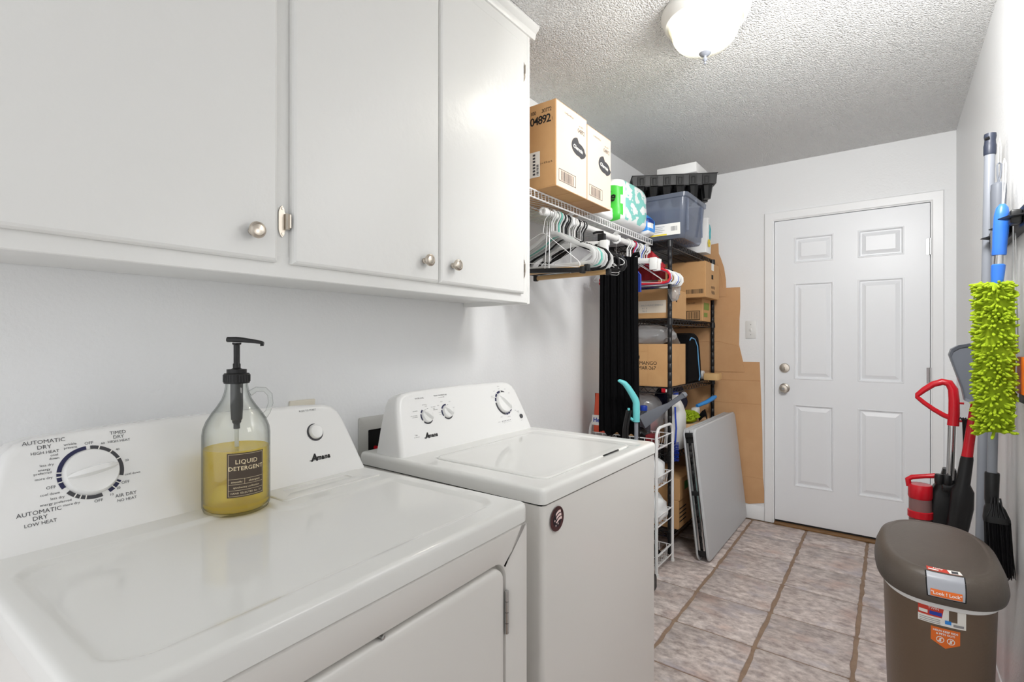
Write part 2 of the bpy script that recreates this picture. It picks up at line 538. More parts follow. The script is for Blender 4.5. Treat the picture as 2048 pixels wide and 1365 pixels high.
# cut the slab body behind the recessed panels is not needed: panels sit within its 44 mm
kb = MB().lathe([(.0, -.002), (.031, -.002), (.032, .003), (.024, .008), (.013, .011), (.012, .02), (.018, .026), (.0265, .034), (.027, .044), (.022, .052), (.010, .054), (.0, .054)], seg=28, axis='y')
kb.xf(Matrix.Translation((0.8607, yd, 0.9215)) @ Matrix.Rotation(PI, 4, 'Z'))
k = obj('door_knob', kb, M_nick, slab, label='satin nickel door knob')
kk = MB().lathe([(.0, .052), (.009, .052), (.009, .056), (.0, .056)], seg=16, axis='y').xf(Matrix.Translation((0.8607, yd, 0.9215)) @ Matrix.Rotation(PI, 4, 'Z'))
obj('key_cylinder', kk, M_steel, k)
db = MB().lathe([(.0, -.002), (.031, -.002), (.032, .004), (.028, .010), (.014, .012), (0, .012)], seg=28, axis='y').xf(Matrix.Translation((0.8607, yd, 1.0575)) @ Matrix.Rotation(PI, 4, 'Z'))
d = obj('deadbolt', db, M_nick, slab, label='round nickel deadbolt plate')
obj('thumb_turn', MB().rbox(.8577, .8637, yd - .026, yd - .011, 1.041, 1.074, .0025), M_nick, d)
for hz in (1.7955, 1.0362, 0.22):
    hb = MB()
    for q in range(5): hb.lathe([(0, 0), (.0058, 0), (.0058, .0185), (0, .0185)], (1.6222, yd - .0085, hz - .0475 + q * .019), seg=12)
    hb.box(1.605, 1.6215, yd - .0015, yd + .0005, hz - .046, hz + .046)
    obj('hinge', hb, M_steel, slab)
obj('door_sweep', MB().box(dx0 + .002, dx1 - .002, yd + .004, yd + .04, 0.012, dz0 - .0003), M_blackm, slab)
obj('threshold', MB().rbox(0.80, 1.622, 3.806, 3.90, -0.002, 0.011, .004), M_wood, slab, label='worn brown wooden door threshold')

# light switch on the far wall
t = thing('light_switch', 'white single toggle switch plate on the wall left of the door', 'switch', (0.6515, YF, 1.319))
obj('switch_plate', MB().rbox(0.6165, 0.6865, YF - .006, YF + .001, 1.2585, 1.3815, .004), M_wplas, t)
obj('toggle', MB().rbox(0.647, 0.656, YF - .016, YF - .003, 1.309, 1.329, .002), M_wplas, t)
for zz in (1.285, 1.355): obj('screw', MB().lathe([(0, 0), (.003, 0), (.002, .0015), (0, .0015)], seg=10, axis='y').xf(Matrix.Translation((.6515, YF - .0055, zz)) @ Matrix.Rotation(PI, 4, 'Z')), M_steel, t)

# ---------------------------------------------------------------- ceiling light
LX, LY = 0.893, 1.905
lamp = thing('ceiling_light', 'round white flush ceiling light with ribbed glass bowl and grey finial', 'ceiling light', (LX, LY, H))
obj('canopy_ring', MB().lathe([(.0, 2.4495), (.150, 2.4495), (.1535, 2.444), (.1535, 2.432), (.149, 2.424), (.143, 2.408), (.138, 2.402), (.127, 2.4), (.125, 2.405), (.125, 2.43), (0, 2.43)], (LX, LY, 0), 64), mat('lamp_metal', (222, 221, 216), .35), lamp)
bowl = MB()
pr = [(.127, 2.400), (.1285, 2.396), (.127, 2.391), (.121, 2.388), (.119, 2.383), (.117, 2.370), (.110, 2.352), (.098, 2.333), (.080, 2.315), (.055, 2.302), (.030, 2.296), (.012, 2.295)]
bowl.lathe(pr + [(r * .965, z + .0035) for r, z in reversed(pr)], (LX, LY, 0), 288, rib=72, ribamp=.012)
M_glass_l = thin('ribbed_lamp_glass', (255, 254, 250), .93, .1, (250, 248, 240), 1.4, .75, edge=(120, 120, 108))
obj('glass_bowl', bowl, M_glass_l, lamp)
obj('finial', MB().lathe([(0, 2.299), (.020, 2.297), (.021, 2.292), (.017, 2.286), (.006, 2.281), (.0045, 2.276), (.0085, 2.273), (.009, 2.269), (.0055, 2.264), (.0025, 2.262), (.0025, 2.259), (.0045, 2.257), (.004, 2.253), (0, 2.251)], (LX, LY, 0), 24), M_greyp, lamp)
for k, (ax, ay) in enumerate(((.045, .02), (-.05, -.02))):
    bulb = obj('bulb', MB().lathe([(0, -.03), (.012, -.03), (.013, -.012), (.022, .004), (.026, .02), (.022, .036), (.01, .045), (0, .047)], (0, 0, 0), 20, 'x').xf(Matrix.Translation((LX + ax, LY + ay, 2.385)) @ Matrix.Rotation(PI * k, 4, 'Z')), mat('bulb_glow', (255, 246, 228), .3, emit=3), lamp)
for k, (ax, ay) in enumerate(((.05, .022), (-.05, -.022))):
    ld = bpy.data.lights.new('lamp_light', 'POINT'); ld.energy = 11; ld.color = (1.0, .988, .965); ld.shadow_soft_size = .028
    lo = bpy.data.objects.new('lamp_light', ld); COL.objects.link(lo); lo.location = (LX + ax, LY + ay, 2.382)

# ---------------------------------------------------------------- upper cabinet
CX, CZ0, CY0, CY1 = 0.328, 1.384, -0.35, 1.598
cab = thing('upper_cabinet', 'long white painted wall cabinet with three slab doors above the dryer and washer', 'cabinet', (0, 0.62, CZ0))
body = MB()
body.box(0.001, CX - .02, CY0, CY1 - .018, CZ0 + .014, 2.42)
body.box(0.23, CX - .0205, CY0, CY1 - .018, CZ0 + .004, CZ0 + .0145)
body.rbox(0.001, CX, CY1 - .018, CY1, CZ0 - .003, 2.42, .0015, 1)
obj('carcass', body, M_cab, cab, angle=0)
ff = MB()
ff.rbox(CX - .02, CX, CY0, CY1 - .018, CZ0, 1.435, .002, 1)
ff.rbox(CX - .02, CX, CY0, CY1 - .018, 2.33, 2.42, .002, 1)
for a, c in ((.565, .652), (1.52, CY1 - .0181)): ff.rbox(CX - .0195, CX - .0005, a, c, 1.43, 2.335, .001, 1)
obj('face_frame', ff, M_cab, cab, angle=30)
obj('crown_moulding', MB().poly([(CX - .004, CY0, 2.402), (CX + .007, CY0, 2.402), (CX + .011, CY0, 2.409), (CX + .014, CY0, 2.422), (CX + .026, CY0, 2.433), (CX + .030, CY0, 2.440), (CX + .030, CY0, 2.4475), (CX - .004, CY0, 2.4475)], (0, CY1 - CY0 + .022, 0)), M_cab, cab, angle=25)
def knob_at(y, z, par):
    kb = MB().lathe([(0, -.001), (.0085, -.001), (.0085, .003), (.0055, .006), (.005, .013), (.009, .017), (.0165, .020), (.0178, .024), (.0165, .028), (.0125, .0305), (.0118, .0295), (.0075, .0305), (.0, .031)], (0, 0, 0), 32, 'x').xf(Matrix.Translation((CX + .0195, y, z)))
    return obj('knob', kb, M_nick, par)
def cab_hinge(y, z, flip, par):
    """self-closing face hinge: scalloped leaf on the frame, barrel towards the door"""
    mb = MB()
    o = []
    for yy, zz in ((-.005, -.03), (0, -.036), (.005, -.03), (.006, -.022), (.010, -.017), (.010, .017), (.006, .022), (.005, .03), (0, .036), (-.005, .03), (-.008, .02), (-.008, -.02)):
        o.append((CX + .0005, y + yy * flip, z + zz))
    mb.poly(o, (.002, 0, 0))
    mb.tube([(CX + .006, y + .011 * flip, z - .018), (CX + .006, y + .011 * flip, z + .018)], .0055, 10)
    mb.rbox(CX + .001, CX + .018, y + .012 * flip - .002, y + .012 * flip + .002, z - .016, z + .016, .001, 1)
    for zz in (-.029, .029): mb.lathe([(0, 0), (.0032, 0), (.0025, .0015), (0, .0018)], (CX + .0022, y, z + zz), 10, 'x')
    return obj('hinge', mb, M_nick, par)
for (a, c), ky, hy, fl in (((0.127, .592), .533, None, 0), ((.627, 1.0945), 1.0306, .609, 1), ((1.099, 1.538), 1.15, 1.556, -1)):
    dr = MB()
    rr = []
    for ins, xx in ((0, CX + .0005), (0, CX + .011), (.003, CX + .016), (.008, CX + .019)):
        rr.append([(xx, a + ins, 1.416 + ins), (xx, c - ins, 1.416 + ins), (xx, c - ins, 2.352 - ins), (xx, a + ins, 2.352 - ins)])
    dr.rings(rr)
    d = obj('door', dr, M_cab, cab, angle=20)
    knob_at(ky, 1.474, d)
    if hy:
        for hz in (1.512, 2.255): cab_hinge(hy, hz, fl, cab)
dr = MB(); rr = []
for ins, xx in ((0, CX + .0005), (0, CX + .011), (.003, CX + .016), (.008, CX + .019)):
    rr.append([(xx, CY0 + .03 + ins, 1.416 + ins), (xx, .1225 - ins, 1.416 + ins), (xx, .1225 - ins, 2.352 - ins), (xx, CY0 + .03 + ins, 2.352 - ins)])
obj('door', dr.rings(rr), M_cab, cab, angle=20)

# ---------------------------------------------------------------- appliances
def smooth(a, b, t):
    t = max(0.0, min(1.0, (t - a) / (b - a))); return t * t * (3 - 2 * t)
def sdr(x, y, x0, x1, y0, y1, r):
    """signed distance, positive inside a rounded rectangle"""
    cx, cy = (x0 + x1) / 2, (y0 + y1) / 2
    qx, qy = abs(x - cx) - ((x1 - x0) / 2 - r), abs(y - cy) - ((y1 - y0) / 2 - r)
    return -(math.hypot(max(qx, 0), max(qy, 0)) + min(max(qx, qy), 0) - r)

def deck(x0, x1, y0, y1, zt, rc, re, drop, hf, step=.0065):
    def axis(a, c):
        e = [0, .0012, .003, .0055, .0085, .012]
        n = max(4, int((c - a - .024) / step))
        mid = [a + .012 + (c - a - .024) * k / n for k in range(n + 1)]
        return [a + q for q in e[:-1]] + mid + [c - q for q in reversed(e[:-1])]
    xs, ys = axis(x0, x1), axis(y0, y1)
    mb = MB(); vs = []
    for y in ys:
        for x in xs:
            px, py = x, y
            ex = min(x - x0, x1 - x); ey = min(y - y0, y1 - y)
            d = min(ex, ey)
            if ex < rc and ey < rc:
                a, c = rc - ex, rc - ey
                m = max(a, c); l = math.hypot(a, c)
                if l > 1e-9:
                    k = m / l
                    px = (x0 + rc - a * k) if x - x0 < x1 - x else (x1 - rc + a * k)
                    py = (y0 + rc - c * k) if y - y0 < y1 - y else (y1 - rc + c * k)
                d = rc - m
            z = zt + hf(px, py)
            if d < re: z -= re - math.sqrt(max(re * re - (re - d) ** 2, 0))
            vs.append((px, py, z))
    nx, ny = len(xs), len(ys)
    fs = [(j * nx + i, j * nx + i + 1, (j + 1) * nx + i + 1, (j + 1) * nx + i) for j in range(ny - 1) for i in range(nx - 1)]
    loop = [i for i in range(nx)] + [j * nx + nx - 1 for j in range(1, ny)] + [(ny - 1) * nx + i for i in range(nx - 2, -1, -1)] + [j * nx for j in range(ny - 2, 0, -1)]
    b = len(vs)
    for i in loop: vs.append((vs[i][0], vs[i][1], zt - drop))
    n = len(loop)
    for k in range(n): fs.append((loop[k], loop[(k + 1) % n], b + (k + 1) % n, b + k))
    fs.append(tuple(b + k for k in range(n)))
    return mb.add(vs, fs)

def console(xf, xb, dx, half, base_z=.9):
    """sloping control panel; half = right half of its outline as (u, v)"""
    V = Vector((-dx, 0, .18)).normalized(); N = Vector((.18, 0, dx)).normalized()
    out = list(half) + [(-u, v) for u, v in reversed(half) if u > 1e-6]
    um = max(u for u, v in out); vm = max(v for u, v in out)
    rr = []
    for ins, n in ((.014, .0), (.008, -.0012), (.003, -.0048), (.0006, -.010), (0, -.016)):
        ring = []
        for u, v in out:
            uu = u * (1 - ins / um); vv = v * (1 - ins / vm) if v > 1e-6 else 0
            p = Vector((xf, uu, base_z)) + V * vv + N * n
            if v <= 1e-6: p.z = base_z
            ring.append(p)
        rr.append(ring)
    a = rr[-1]
    for f in (.5, 1.0):
        rr.append([Vector((p.x + (xb - p.x) * f, p.y * (1 - .012 * f), p.z - (.006 * f if p.z > base_z + .01 else 0))) for p in a])
    return MB().rings(rr), (lambda u, v, off=.0005: Vector((xf, u, base_z)) + V * v + N * off), V, N

def dial(par, fn, V, N, u, v, R, h, ridge_ang, ridge_w):
    mb = MB().lathe([(0, 0), (R * 1.02, 0), (R * 1.02, h * .12), (R * .97, h * .35), (R * .93, h * .45), (R * .55, h * .5), (0, h * .5)], seg=40)
    k = obj('dial', mb.xf(Matrix.Translation(fn(u, v)) @ frm(V, N)), M_cons, par, local=True)
    g = MB()
    n = 12; rr = []
    for i in range(n + 1):
        t = -1 + 2 * i / n
        w = ridge_w * math.sqrt(max(0.02, 1 - t * t * .97)); x = t * R * .93
        hh = h * .5 * (1 - abs(t) ** 3) + .0004
        rr.append([(x, -w, h * .48), (x, -w * .55, h * .48 + hh), (x, w * .55, h * .48 + hh), (x, w, h * .48)])
    g.rings(rr)
    g.xf(Matrix.Translation(fn(u, v)) @ frm(V, N) @ Matrix.Rotation(ridge_ang, 4, 'Z'))
    obj('dial_grip', g, M_cons, k, local=True)
    return k
def frm(V, N):
    U = Vector((0, 1, 0))
    return Matrix(((U.x, V.x, N.x, 0), (U.y, V.y, N.y, 0), (U.z, V.z, N.z, 0), (0, 0, 0, 1)))

# ---- dryer
dry = thing('dryer', 'white front loading dryer in the foreground with one large round dial', 'dryer', (.46, .498, 0), math.radians(1.9))
def dry_h(x, y):
    a = sdr(x, y, -.078, .322, -.342, .334, .05)
    p = sdr(x, y, -.4, -.006, .052, .5, .03)
    return -.0052 * smooth(0, .007, min(a, -p))
obj('top_deck', deck(-.345, .375, -.3725, .3725, .9, .02, .011, .038, dry_h), M_app, dry, local=True, angle=50)
bd = MB(); o = rrect(.365, .3665, .012, 4, .0, 0)
bd.rings([[(x - .005, y, .03) for x, y in rrect(.349, .3685, .01, 4)], [(x - .005, y, .858) for x, y in rrect(.349, .3685, .01, 4)]])
obj('cabinet', bd, M_appside, dry, local=True)
obj('seam', MB().box(-.335, .366, -.366, .366, .857, .864), M_dark, dry, local=True)
# front panel with the door opening
inner = rrect(.262, .302, .036, 6, .031, .5)
outer = []
for (y, z) in inner:
    cy, cz = y - .031, z - .5
    k = min(.36 / max(abs(y + .0) if True else 0, 1e-6), 1e9)
    outer.append((y, z))
def to_rect(y, z, y0, y1, z0, z1):
    cy, cz = (.031, .5)
    dy, dz = y - cy, z - cz
    ts = []
    if dy > 1e-9: ts.append((y1 - cy) / dy)
    if dy < -1e-9: ts.append((y0 - cy) / dy)
    if dz > 1e-9: ts.append((z1 - cz) / dz)
    if dz < -1e-9: ts.append((z0 - cz) / dz)
    t = min(ts); return (cy + dy * t, cz + dz * t)
fp = MB()
# dense matching perimeter so that corners stay square
inner = []
for k in range(96):
    a = 2 * PI * k / 96
    inner.append((a,))
peri = []
base = rrect(.262, .302, .036, 10, .031, .5)
corners = [(.3685, .858), (-.3685, .858), (-.3685, .03), (.3685, .03)]
def near_corner(i):   # index of rrect quadrant i//11
    return corners[i // 11]
outer = []
for i, (y, z) in enumerate(base):
    cyc = near_corner(i); q = i % 11
    yo, zo = to_rect(y, z, -.3685, .3685, .03, .858)
    if q == 5: yo, zo = cyc
    outer.append((yo, zo))
rr = [[(.3435, y, z) for y, z in outer], [(.369, y, z) for y, z in outer], [(.372, y * (1 - .003), .444 + (z - .444) * .993) for y, z in outer],
      [(.372, y, z) for y, z in rrect(.266, .306, .04, 10, .031, .5)], [(.370, y, z) for y, z in rrect(.2635, .3035, .0375, 10, .031, .5)], [(.352, y, z) for y, z in rrect(.261, .301, .035, 10, .031, .5)]]
fp.rings(rr, cap0=False, cap1=True)
obj('front_panel', fp, M_appside, dry, local=True, angle=40)
dd = MB(); rr = []
for ins, xx in ((.0065, .353), (.0065, .366), (.008, .3705), (.012, .373), (.02, .374)):
    rr.append([(xx, y, z) for y, z in rrect(.262 - ins, .302 - ins, .036 - ins * .6, 10, .031, .5)])
dd.rings(rr)
ddo = obj('door', dd, M_appside, dry, local=True, angle=40)
for z0 in (.70, .29):
    hg = MB()
    for q in range(4): hg.tube([(.3745, .2915, z0 - .042 + q * .0215), (.3745, .2915, z0 - .042 + q * .0215 + .0205)], .0042, 10)
    obj('hinge', hg, M_steel, dry, local=True)
obj('catch_screw', MB().lathe([(0, 0), (.0035, 0), (.0035, .012), (0, .013)], (.36, -.021, .7985), 10, 'x'), M_steel, dry, local=True)
for yy in (-.3, .3):
    for xx in (-.28, .3): obj('foot', MB().lathe([(0, 0), (.022, 0), (.022, .012), (.012, .014), (.012, .032), (0, .032)], (xx, yy, 0), 14), M_black, dry, local=True)
half = [(.3655, 0), (.356, .05), (.345, .10), (.334, .145), (.325, .168), (.310, .183), (.285, .1915), (.2, .196), (.1, .199), (0, .2)]
cb, fn, V, N = console(-.143, -.30, .075, half)
con = obj('console', cb, M_cons, dry, local=True, angle=50)
du, dv = -.2135, .1125
tb = MB(); nb = MB()
for a0, a1, dark in ((3.5, 110, True), (121, 152, False), (166, 232, True), (243, 356, False)):
    arc_band(tb if dark else nb, fn, du, dv, .0420, .0485, a0, a1)
wb = MB()
fw = lambda u, v: fn(u, v, .0009)
for a in (20, 45, 68, 127, 140, 196, 206, 216, 258, 270, 279):
    t = math.radians(a)
    p0 = (du + .0405 * math.sin(t), dv + .0405 * math.cos(t)); p1 = (du + .0485 * math.sin(t), dv + .0485 * math.cos(t))
    nx, ny = math.cos(t) * .0009, -math.sin(t) * .0009
    wb.add([fw(p0[0] - nx, p0[1] - ny), fw(p0[0] + nx, p0[1] + ny), fw(p1[0] + nx, p1[1] + ny), fw(p1[0] - nx, p1[1] - ny)], [(0, 1, 2, 3)])
obj('dial_scale', tb, M_ink, con, local=True, angle=0, kind='stuff'); obj('dial_scale', nb, M_inkb, con, local=True, angle=0, kind='stuff'); obj('dial_tick', wb, M_inkw, con, local=True, angle=0, kind='stuff')
T = MB()
for s, u, v, sz in (('AUTOMATIC', -.2725, .1785, .0098), ('DRY', -.2732, .1688, .0098), ('HIGH HEAT', -.2728, .1592, .0072), ('wrinkle', -.2384, .1682, .0060), ('prevent', -.2384, .1622, .0060),
                    ('cool', -.2612, .1528, .006), ('down', -.2618, .1468, .006), ('less dry', -.2725, .1368, .006), ('energy', -.2765, .1293, .006), ('preferred', -.279, .1236, .006), ('more dry', -.2785, .1143, .006),
                    ('OFF', -.2704, .0972, .0074), ('cool down', -.2726, .0865, .006), ('less dry', -.2637, .0778, .006), ('energy preferred', -.2663, .0700, .006), ('more dry', -.2465, .0628, .006),
                    ('AUTOMATIC', -.2882, .0600, .0098), ('DRY', -.2882, .0505, .0098), ('LOW HEAT', -.2882, .0415, .0080), ('OFF', -.2091, .0588, .0074), ('10', -.1893, .0648, .006), ('20', -.1777, .0745, .006),
                    ('AIR DRY', -.168, .0600, .0088), ('NO HEAT', -.1675, .0512, .0070), ('OFF', -.1660, .0826, .0074), ('cool down', -.1531, .0968, .0058), ('20', -.1590, .1233, .006), ('40', -.1706, .1465, .006), ('60', -.1915, .1620, .006),
                    ('OFF', -.2118, .1657, .0074), ('TIMED', -.1663, .1790, .0090), ('DRY', -.1664, .1706, .0090), ('HIGH HEAT', -.1665, .1625, .0068)):
    text_mb(T, s, sz, fn, at=(u, v))
text_mb(T, 'PUSH TO START', .0066, fn, at=(.2342, .1755))
obj('printed_lettering', T, M_ink, con, local=True, angle=0, kind='stuff')
arcb = MB()
def crescent(a, b):
    t = math.radians(75 + 300 * a)
    w = .0052 * math.sin(PI * a) ** .6 + .0003
    r = .0225 - w * b
    return fn(.2407 + r * math.sin(t), .1172 + r * math.cos(t))
arcb.grid(crescent, 40, 1)
obj('button_ring', arcb, M_ink, con, local=True, angle=0)
obj('start_button', MB().lathe([(0, 0), (.0175, 0), (.0175, .006), (.0155, .009), (.011, .0085), (0, .0078)], seg=36).xf(Matrix.Translation(fn(.2412, .1172)) @ frm(V, N)), M_cons, con, local=True)
A = MB(); text_mb(A, 'A', .024, fn, shear=.28, bold=.0012, at=(.221, .0535)); text_mb(A, 'mana', .0165, fn, shear=.28, bold=.0009, at=(.2465, .052), space=1.12)
quad(A, fn, .208, .232, .0475, .0492)
obj('maker_logo', A, M_inkk, con, local=True, angle=0, kind='stuff')
dial(con, fn, V, N, du, dv, .0405, .026, math.radians(8), .0085)
# lint filter cover with its finger slot
lf = MB(); rr = []
for ins, zz in ((0, .899), (0, .9012), (.002, .9028)):
    rr.append([(x, y, zz) for x, y in rrect(.048 - ins, .131 - ins, .012, 5, -.094, .205)])
lf.rings(rr, cap1=False)
top = [(x, y, .9028) for x, y in rrect(.046, .129, .0105, 5, -.094, .205)]
hole = [(x, y, .9028) for x, y in rrect(.017, .083, .003, 5, -.103, .196)]
low = [(x - .006, y, .8975) for x, y in rrect(.010, .080, .003, 5, -.103, .196)]
lf.rings([top, hole, low], cap0=False, cap1=True)
obj('lint_filter_cover', lf, M_app, dry, local=True, angle=30)

# ---- washer
was = thing('washer', 'white top loading washer with three dials beyond the dryer', 'washer', (.46, 1.3155, 0))
def was_h(x, y):
    a = sdr(x, y, -.092, .299, -.272, .236, .03)
    h = -.0055 * smooth(-.001, .004, a)
    b = sdr(x, y, -.125, .318, -.30, .30, .04)
    h += -.003 * smooth(0, .010, b) if y > .24 else 0
    return h
obj('top_deck', deck(-.335, .343, -.3485, .3485, .9, .016, .012, .036, was_h), M_app, was, local=True, angle=50)
ld_ = MB(); rr = []
for ins, zz in ((.0022, .894), (.0022, .8995), (.004, .9015), (.009, .9022), (.03, .9012)):
    rr.append([(x, y, zz) for x, y in rrect(.1955 - ins, .254 - ins, .028 - ins * .5, 7, .1035, -.018)])
ld_.rings(rr)
lid = obj('lid', ld_, M_app, was, local=True, angle=40)
obj('lid_slot', MB().rbox(.2935, .2985, .045, .15, .8985, .9026, .0015), M_black, was, local=True)
obj('cabinet', MB().rings([[(x, y, .03) for x, y in rrect(.337, .3455, .014, 6, .003)], [(x, y, .8595) for x, y in rrect(.337, .3455, .014, 6, .003)]]), M_appside, was, local=True)
obj('seam', MB().box(-.328, .333, -.341, .341, .858, .866), M_dark, was, local=True)
for yy in (-.3, .3):
    for xx in (-.28, .28): obj('foot', MB().lathe([(0, 0), (.022, 0), (.022, .012), (.012, .014), (.012, .032), (0, .032)], (xx, yy, 0), 14), M_black, was, local=True)
half = [(.3335, 0), (.326, .05), (.316, .10), (.3065, .14), (.2985, .165), (.288, .183), (.268, .1935), (.235, .1985), (.12, .2015), (0, .203)]
cb, fn, V, N = console(-.155, -.272, .07, half)
con = obj('console', cb, M_cons, was, local=True, angle=50)
tb = MB(); nb = MB(); T = MB(); wb = MB()
for u, v, R in ((-.1962, .1111, .0215), (-.1031, .1150, .0215)):
    arc_band(tb, fn, u, v, R, R * 1.22, 125, 225); arc_band(nb, fn, u, v, R, R * 1.22, 240, 290); arc_band(nb, fn, u, v, R, R * 1.22, 300, 330 if u < -.15 else 365); arc_band(tb, fn, u, v, R * 1.08, R * 1.18, 20, 100)
    dial(con, fn, V, N, u, v, R * .98, .022, math.radians(-45), .006)
u, v, R = .2005, .1150, .040
for a0, a1, q in ((188, 275, tb), (283, 300, nb), (306, 325, nb), (330, 356, nb), (4, 30, tb), (34, 84, tb), (98, 125, tb), (130, 147, nb), (151, 168, nb), (171, 185, nb)):
    arc_band(q, fn, u, v, R, R * (1.19 if not (34 <= a0 < 90) else 1.1), a0, a1)
dial(con, fn, V, N, u, v, R * .985, .024, math.radians(-50), .008)
obj('dial_scale', tb, M_ink, con, local=True, angle=0, kind='stuff'); obj('dial_scale', nb, M_inkb, con, local=True, angle=0, kind='stuff')
P = MB()
for s, uu, vv, sz in (('WATER LEVEL', -.2085, .1702, .0060), ('WASH TEMPERATURE', -.1150, .1722, .0062), ('ALL COLD RINSE', -.112, .1655, .0036)): text_mb(P, s, sz, fn, at=(uu, vv))
for s, uu, vv in (('LOW WATER', -.2390, .131), ('FAST AUTOMATIC', -.2480, .117), ('LOAD SENSING', -.2460, .112), ('DEEP WATER', -.195, .1475), ('WASH', -.190, .1425), ('HIGH WATER', -.160, .137), ('RINSE', -.158, .132), ('EXTRA RINSE', -.153, .127),
                  ('COLD', -.137, .139), ('WARM', -.118, .150), ('COOL', -.080, .147), ('HOT', -.068, .125), ('COLOR', -.137, .116), ('COLD', -.137, .109),
                  ('NORMAL', .196, .1795), ('HEAVY', .196, .170), ('LIGHT', .165, .163), ('DELICATE', .147, .145), ('HANDWASH', .147, .139), ('RINSE', .232, .166), ('DRAIN', .250, .149), ('SOAK', .258, .078), ('CASUAL', .165, .063), ('SPIN', .203, .0585), ('BULKY', .212, .0590)):
    text_mb(P, s, .0033, fn, at=(uu, vv))
text_mb(P, 'Tide', .0062, fn, at=(-.2588, .0575)); text_mb(P, 'RECOMMENDED', .0030, fn, at=(-.2575, .0510))
obj('printed_lettering', P, M_ink, con, local=True, angle=0, kind='stuff')
Ld = MB()
for k in range(6): quad(Ld, fn, .160 + k * .0095, .1645 + k * .0095, .0455, .0478)
text_mb(Ld, 'STATUS', .0034, fn, at=(.143, .046))
for k, s in enumerate(('SENSE', 'WASH', 'RINSE', 'SPIN', 'DONE', 'LOCK')): text_mb(Ld, s, .0022, fn, at=(.162 + k * .0095, .0415 - .002 * (k % 2)))
text_mb(Ld, 'START', .0050, fn, at=(.272, .0725)); text_mb(Ld, 'PAUSE', .0028, fn, at=(.272, .067)); text_mb(Ld, 'HOLD 3 SEC', .0026, fn, at=(.281, .036))
obj('indicator_row', Ld, M_ink, con, local=True, angle=0, kind='stuff')
obj('start_button', MB().lathe([(0, 0), (.0085, 0), (.0085, .003), (.007, .0045), (0, .004)], seg=24).xf(Matrix.Translation(fn(.2813, .0522)) @ frm(V, N)), M_ink, con, local=True)
A = MB(); text_mb(A, 'A', .024, fn, shear=.28, bold=.0012, at=(-.217, .0500)); text_mb(A, 'mana', .0165, fn, shear=.28, bold=.0009, at=(-.1915, .0485), space=1.12)
quad(A, fn, -.230, -.206, .0440, .0457)
obj('maker_logo', A, M_inkk, con, local=True, angle=0, kind='stuff')
# round patriotic decal on the washer front
decal = MB(); fs = plane((.8035, 1.0262, .8188), (0, 1, 0), (0, 0, 1), (1, 0, 0), 0)
decal.lathe([(0, 0), (.0295, 0), (.0290, .0012), (0, .0012)], (.8032, 1.0262, .8188), 40, 'x')
st = obj('round_decal', decal, mat('decal_maroon', (84, 44, 44), .4, mottle=(60, (52, 38, 40), .8, (1, 1, 1))), was, label='round dark red decal with a stars and stripes shield')
f2 = lambda u, v: Vector((.8046, 1.0262 + u, .8188 + v)); f3 = lambda u, v: Vector((.8050, 1.0262 + u, .8188 + v))
sh = MB(); arc_band(sh, f2, 0, 0, 0.0001, .0195, 0, 360, 32)
obj('decal_shield', sh, mat('decal_dark', (30, 26, 34), .4), st, angle=0)
sw = MB()
for k in range(3):
    a = .0125 - k * .0085
    sw.grid(lambda q, w: f3(-.008 + .022 * q + (k * .0025), a - .004 + .006 * w + .006 * math.sin(q * 2.2) - .001), 8, 1)
for (uu, vv) in ((-.0125, -.002), (-.005, -.007), (.002, -.0115), (-.0075, -.0145)):
    pts = []
    for k in range(10):
        r = .0034 if k % 2 == 0 else .0014
        pts.append(f3(uu + r * math.sin(k * PI / 5), vv + r * math.cos(k * PI / 5)))
    sw.add(pts + [f3(uu, vv)], [(k, (k + 1) % 10, 10) for k in range(10)])
obj('decal_stripes', sw, mat('decal_white', (240, 214, 210), .4), st, angle=0, kind='stuff')
rim = MB()
for k, ch in enumerate('AMERICAN'):
    a = math.radians(62 - k * 17.5)
    text_mb(rim, ch, .0065, lambda u, v: f2(u, v), rot=a, at=(-.0243 * math.sin(a), .0243 * math.cos(a)))
obj('decal_lettering', rim, M_inkk, st, angle=0, kind='stuff')

# ---------------------------------------------------------------- detergent jug on the dryer
BX, BY, BZ = 0.3625, 0.4945, 0.8958
jug = thing('detergent_jug', 'clear glass growler jug of yellow liquid detergent with black pump on the dryer', 'soap dispenser', (BX, BY, BZ))
M_glass = thin('clear_glass', (252, 253, 252), .99, .0, None, 1.5, edge=(120, 126, 124))
M_liq = thin('yellow_detergent', (255, 240, 150), .60, .02, (255, 232, 104), 1.2, .55)
prof = [(0, 0), (.052, 0), (.0585, .004), (.0618, .012), (.0622, .03), (.0622, .155), (.0605, .168), (.055, .183), (.046, .198), (.036, .212), (.0275, .226), (.0228, .240), (.0208, .252), (.0205, .262)]
inn = [(r - .0022, z) for r, z in prof[3:]]
glass = MB().lathe(prof + list(reversed(inn)) + [(.050, .0045), (0, .0045)], (BX, BY, BZ), 64)
obj('glass_body', glass, M_glass, jug, angle=60)
liq = MB().lathe([(0, .0050), (.0495, .0052), (.0575, .010), (.0598, .016), (.05985, .03), (.05985, .128), (.0592, .1287), (.056, .1280), (0, .1280)], (BX, BY, BZ), 64)
obj('detergent', liq, M_liq, jug, angle=50)
ax = math.radians(-24.5)
def jpt(a, r, z):     # a: angle from the direction that faces the lens side
    t = ax + a
    return Vector((BX + r * math.cos(t), BY + r * math.sin(t), BZ + z))
ha = math.radians(84)
hp = [(.024, .236), (.036, .244), (.052, .243), (.0615, .232), (.063, .214), (.058, .197), (.0505, .188)]
obj('glass_handle', MB().tube([jpt(ha, r, z) for r, z in hp], [.006, .0052, .005, .005, .005, .0052, .007], 12), M_glass, jug)
pl = lambda u, v, off=.0008: jpt(math.radians(16) + u / .0622, .0622 + off, v)
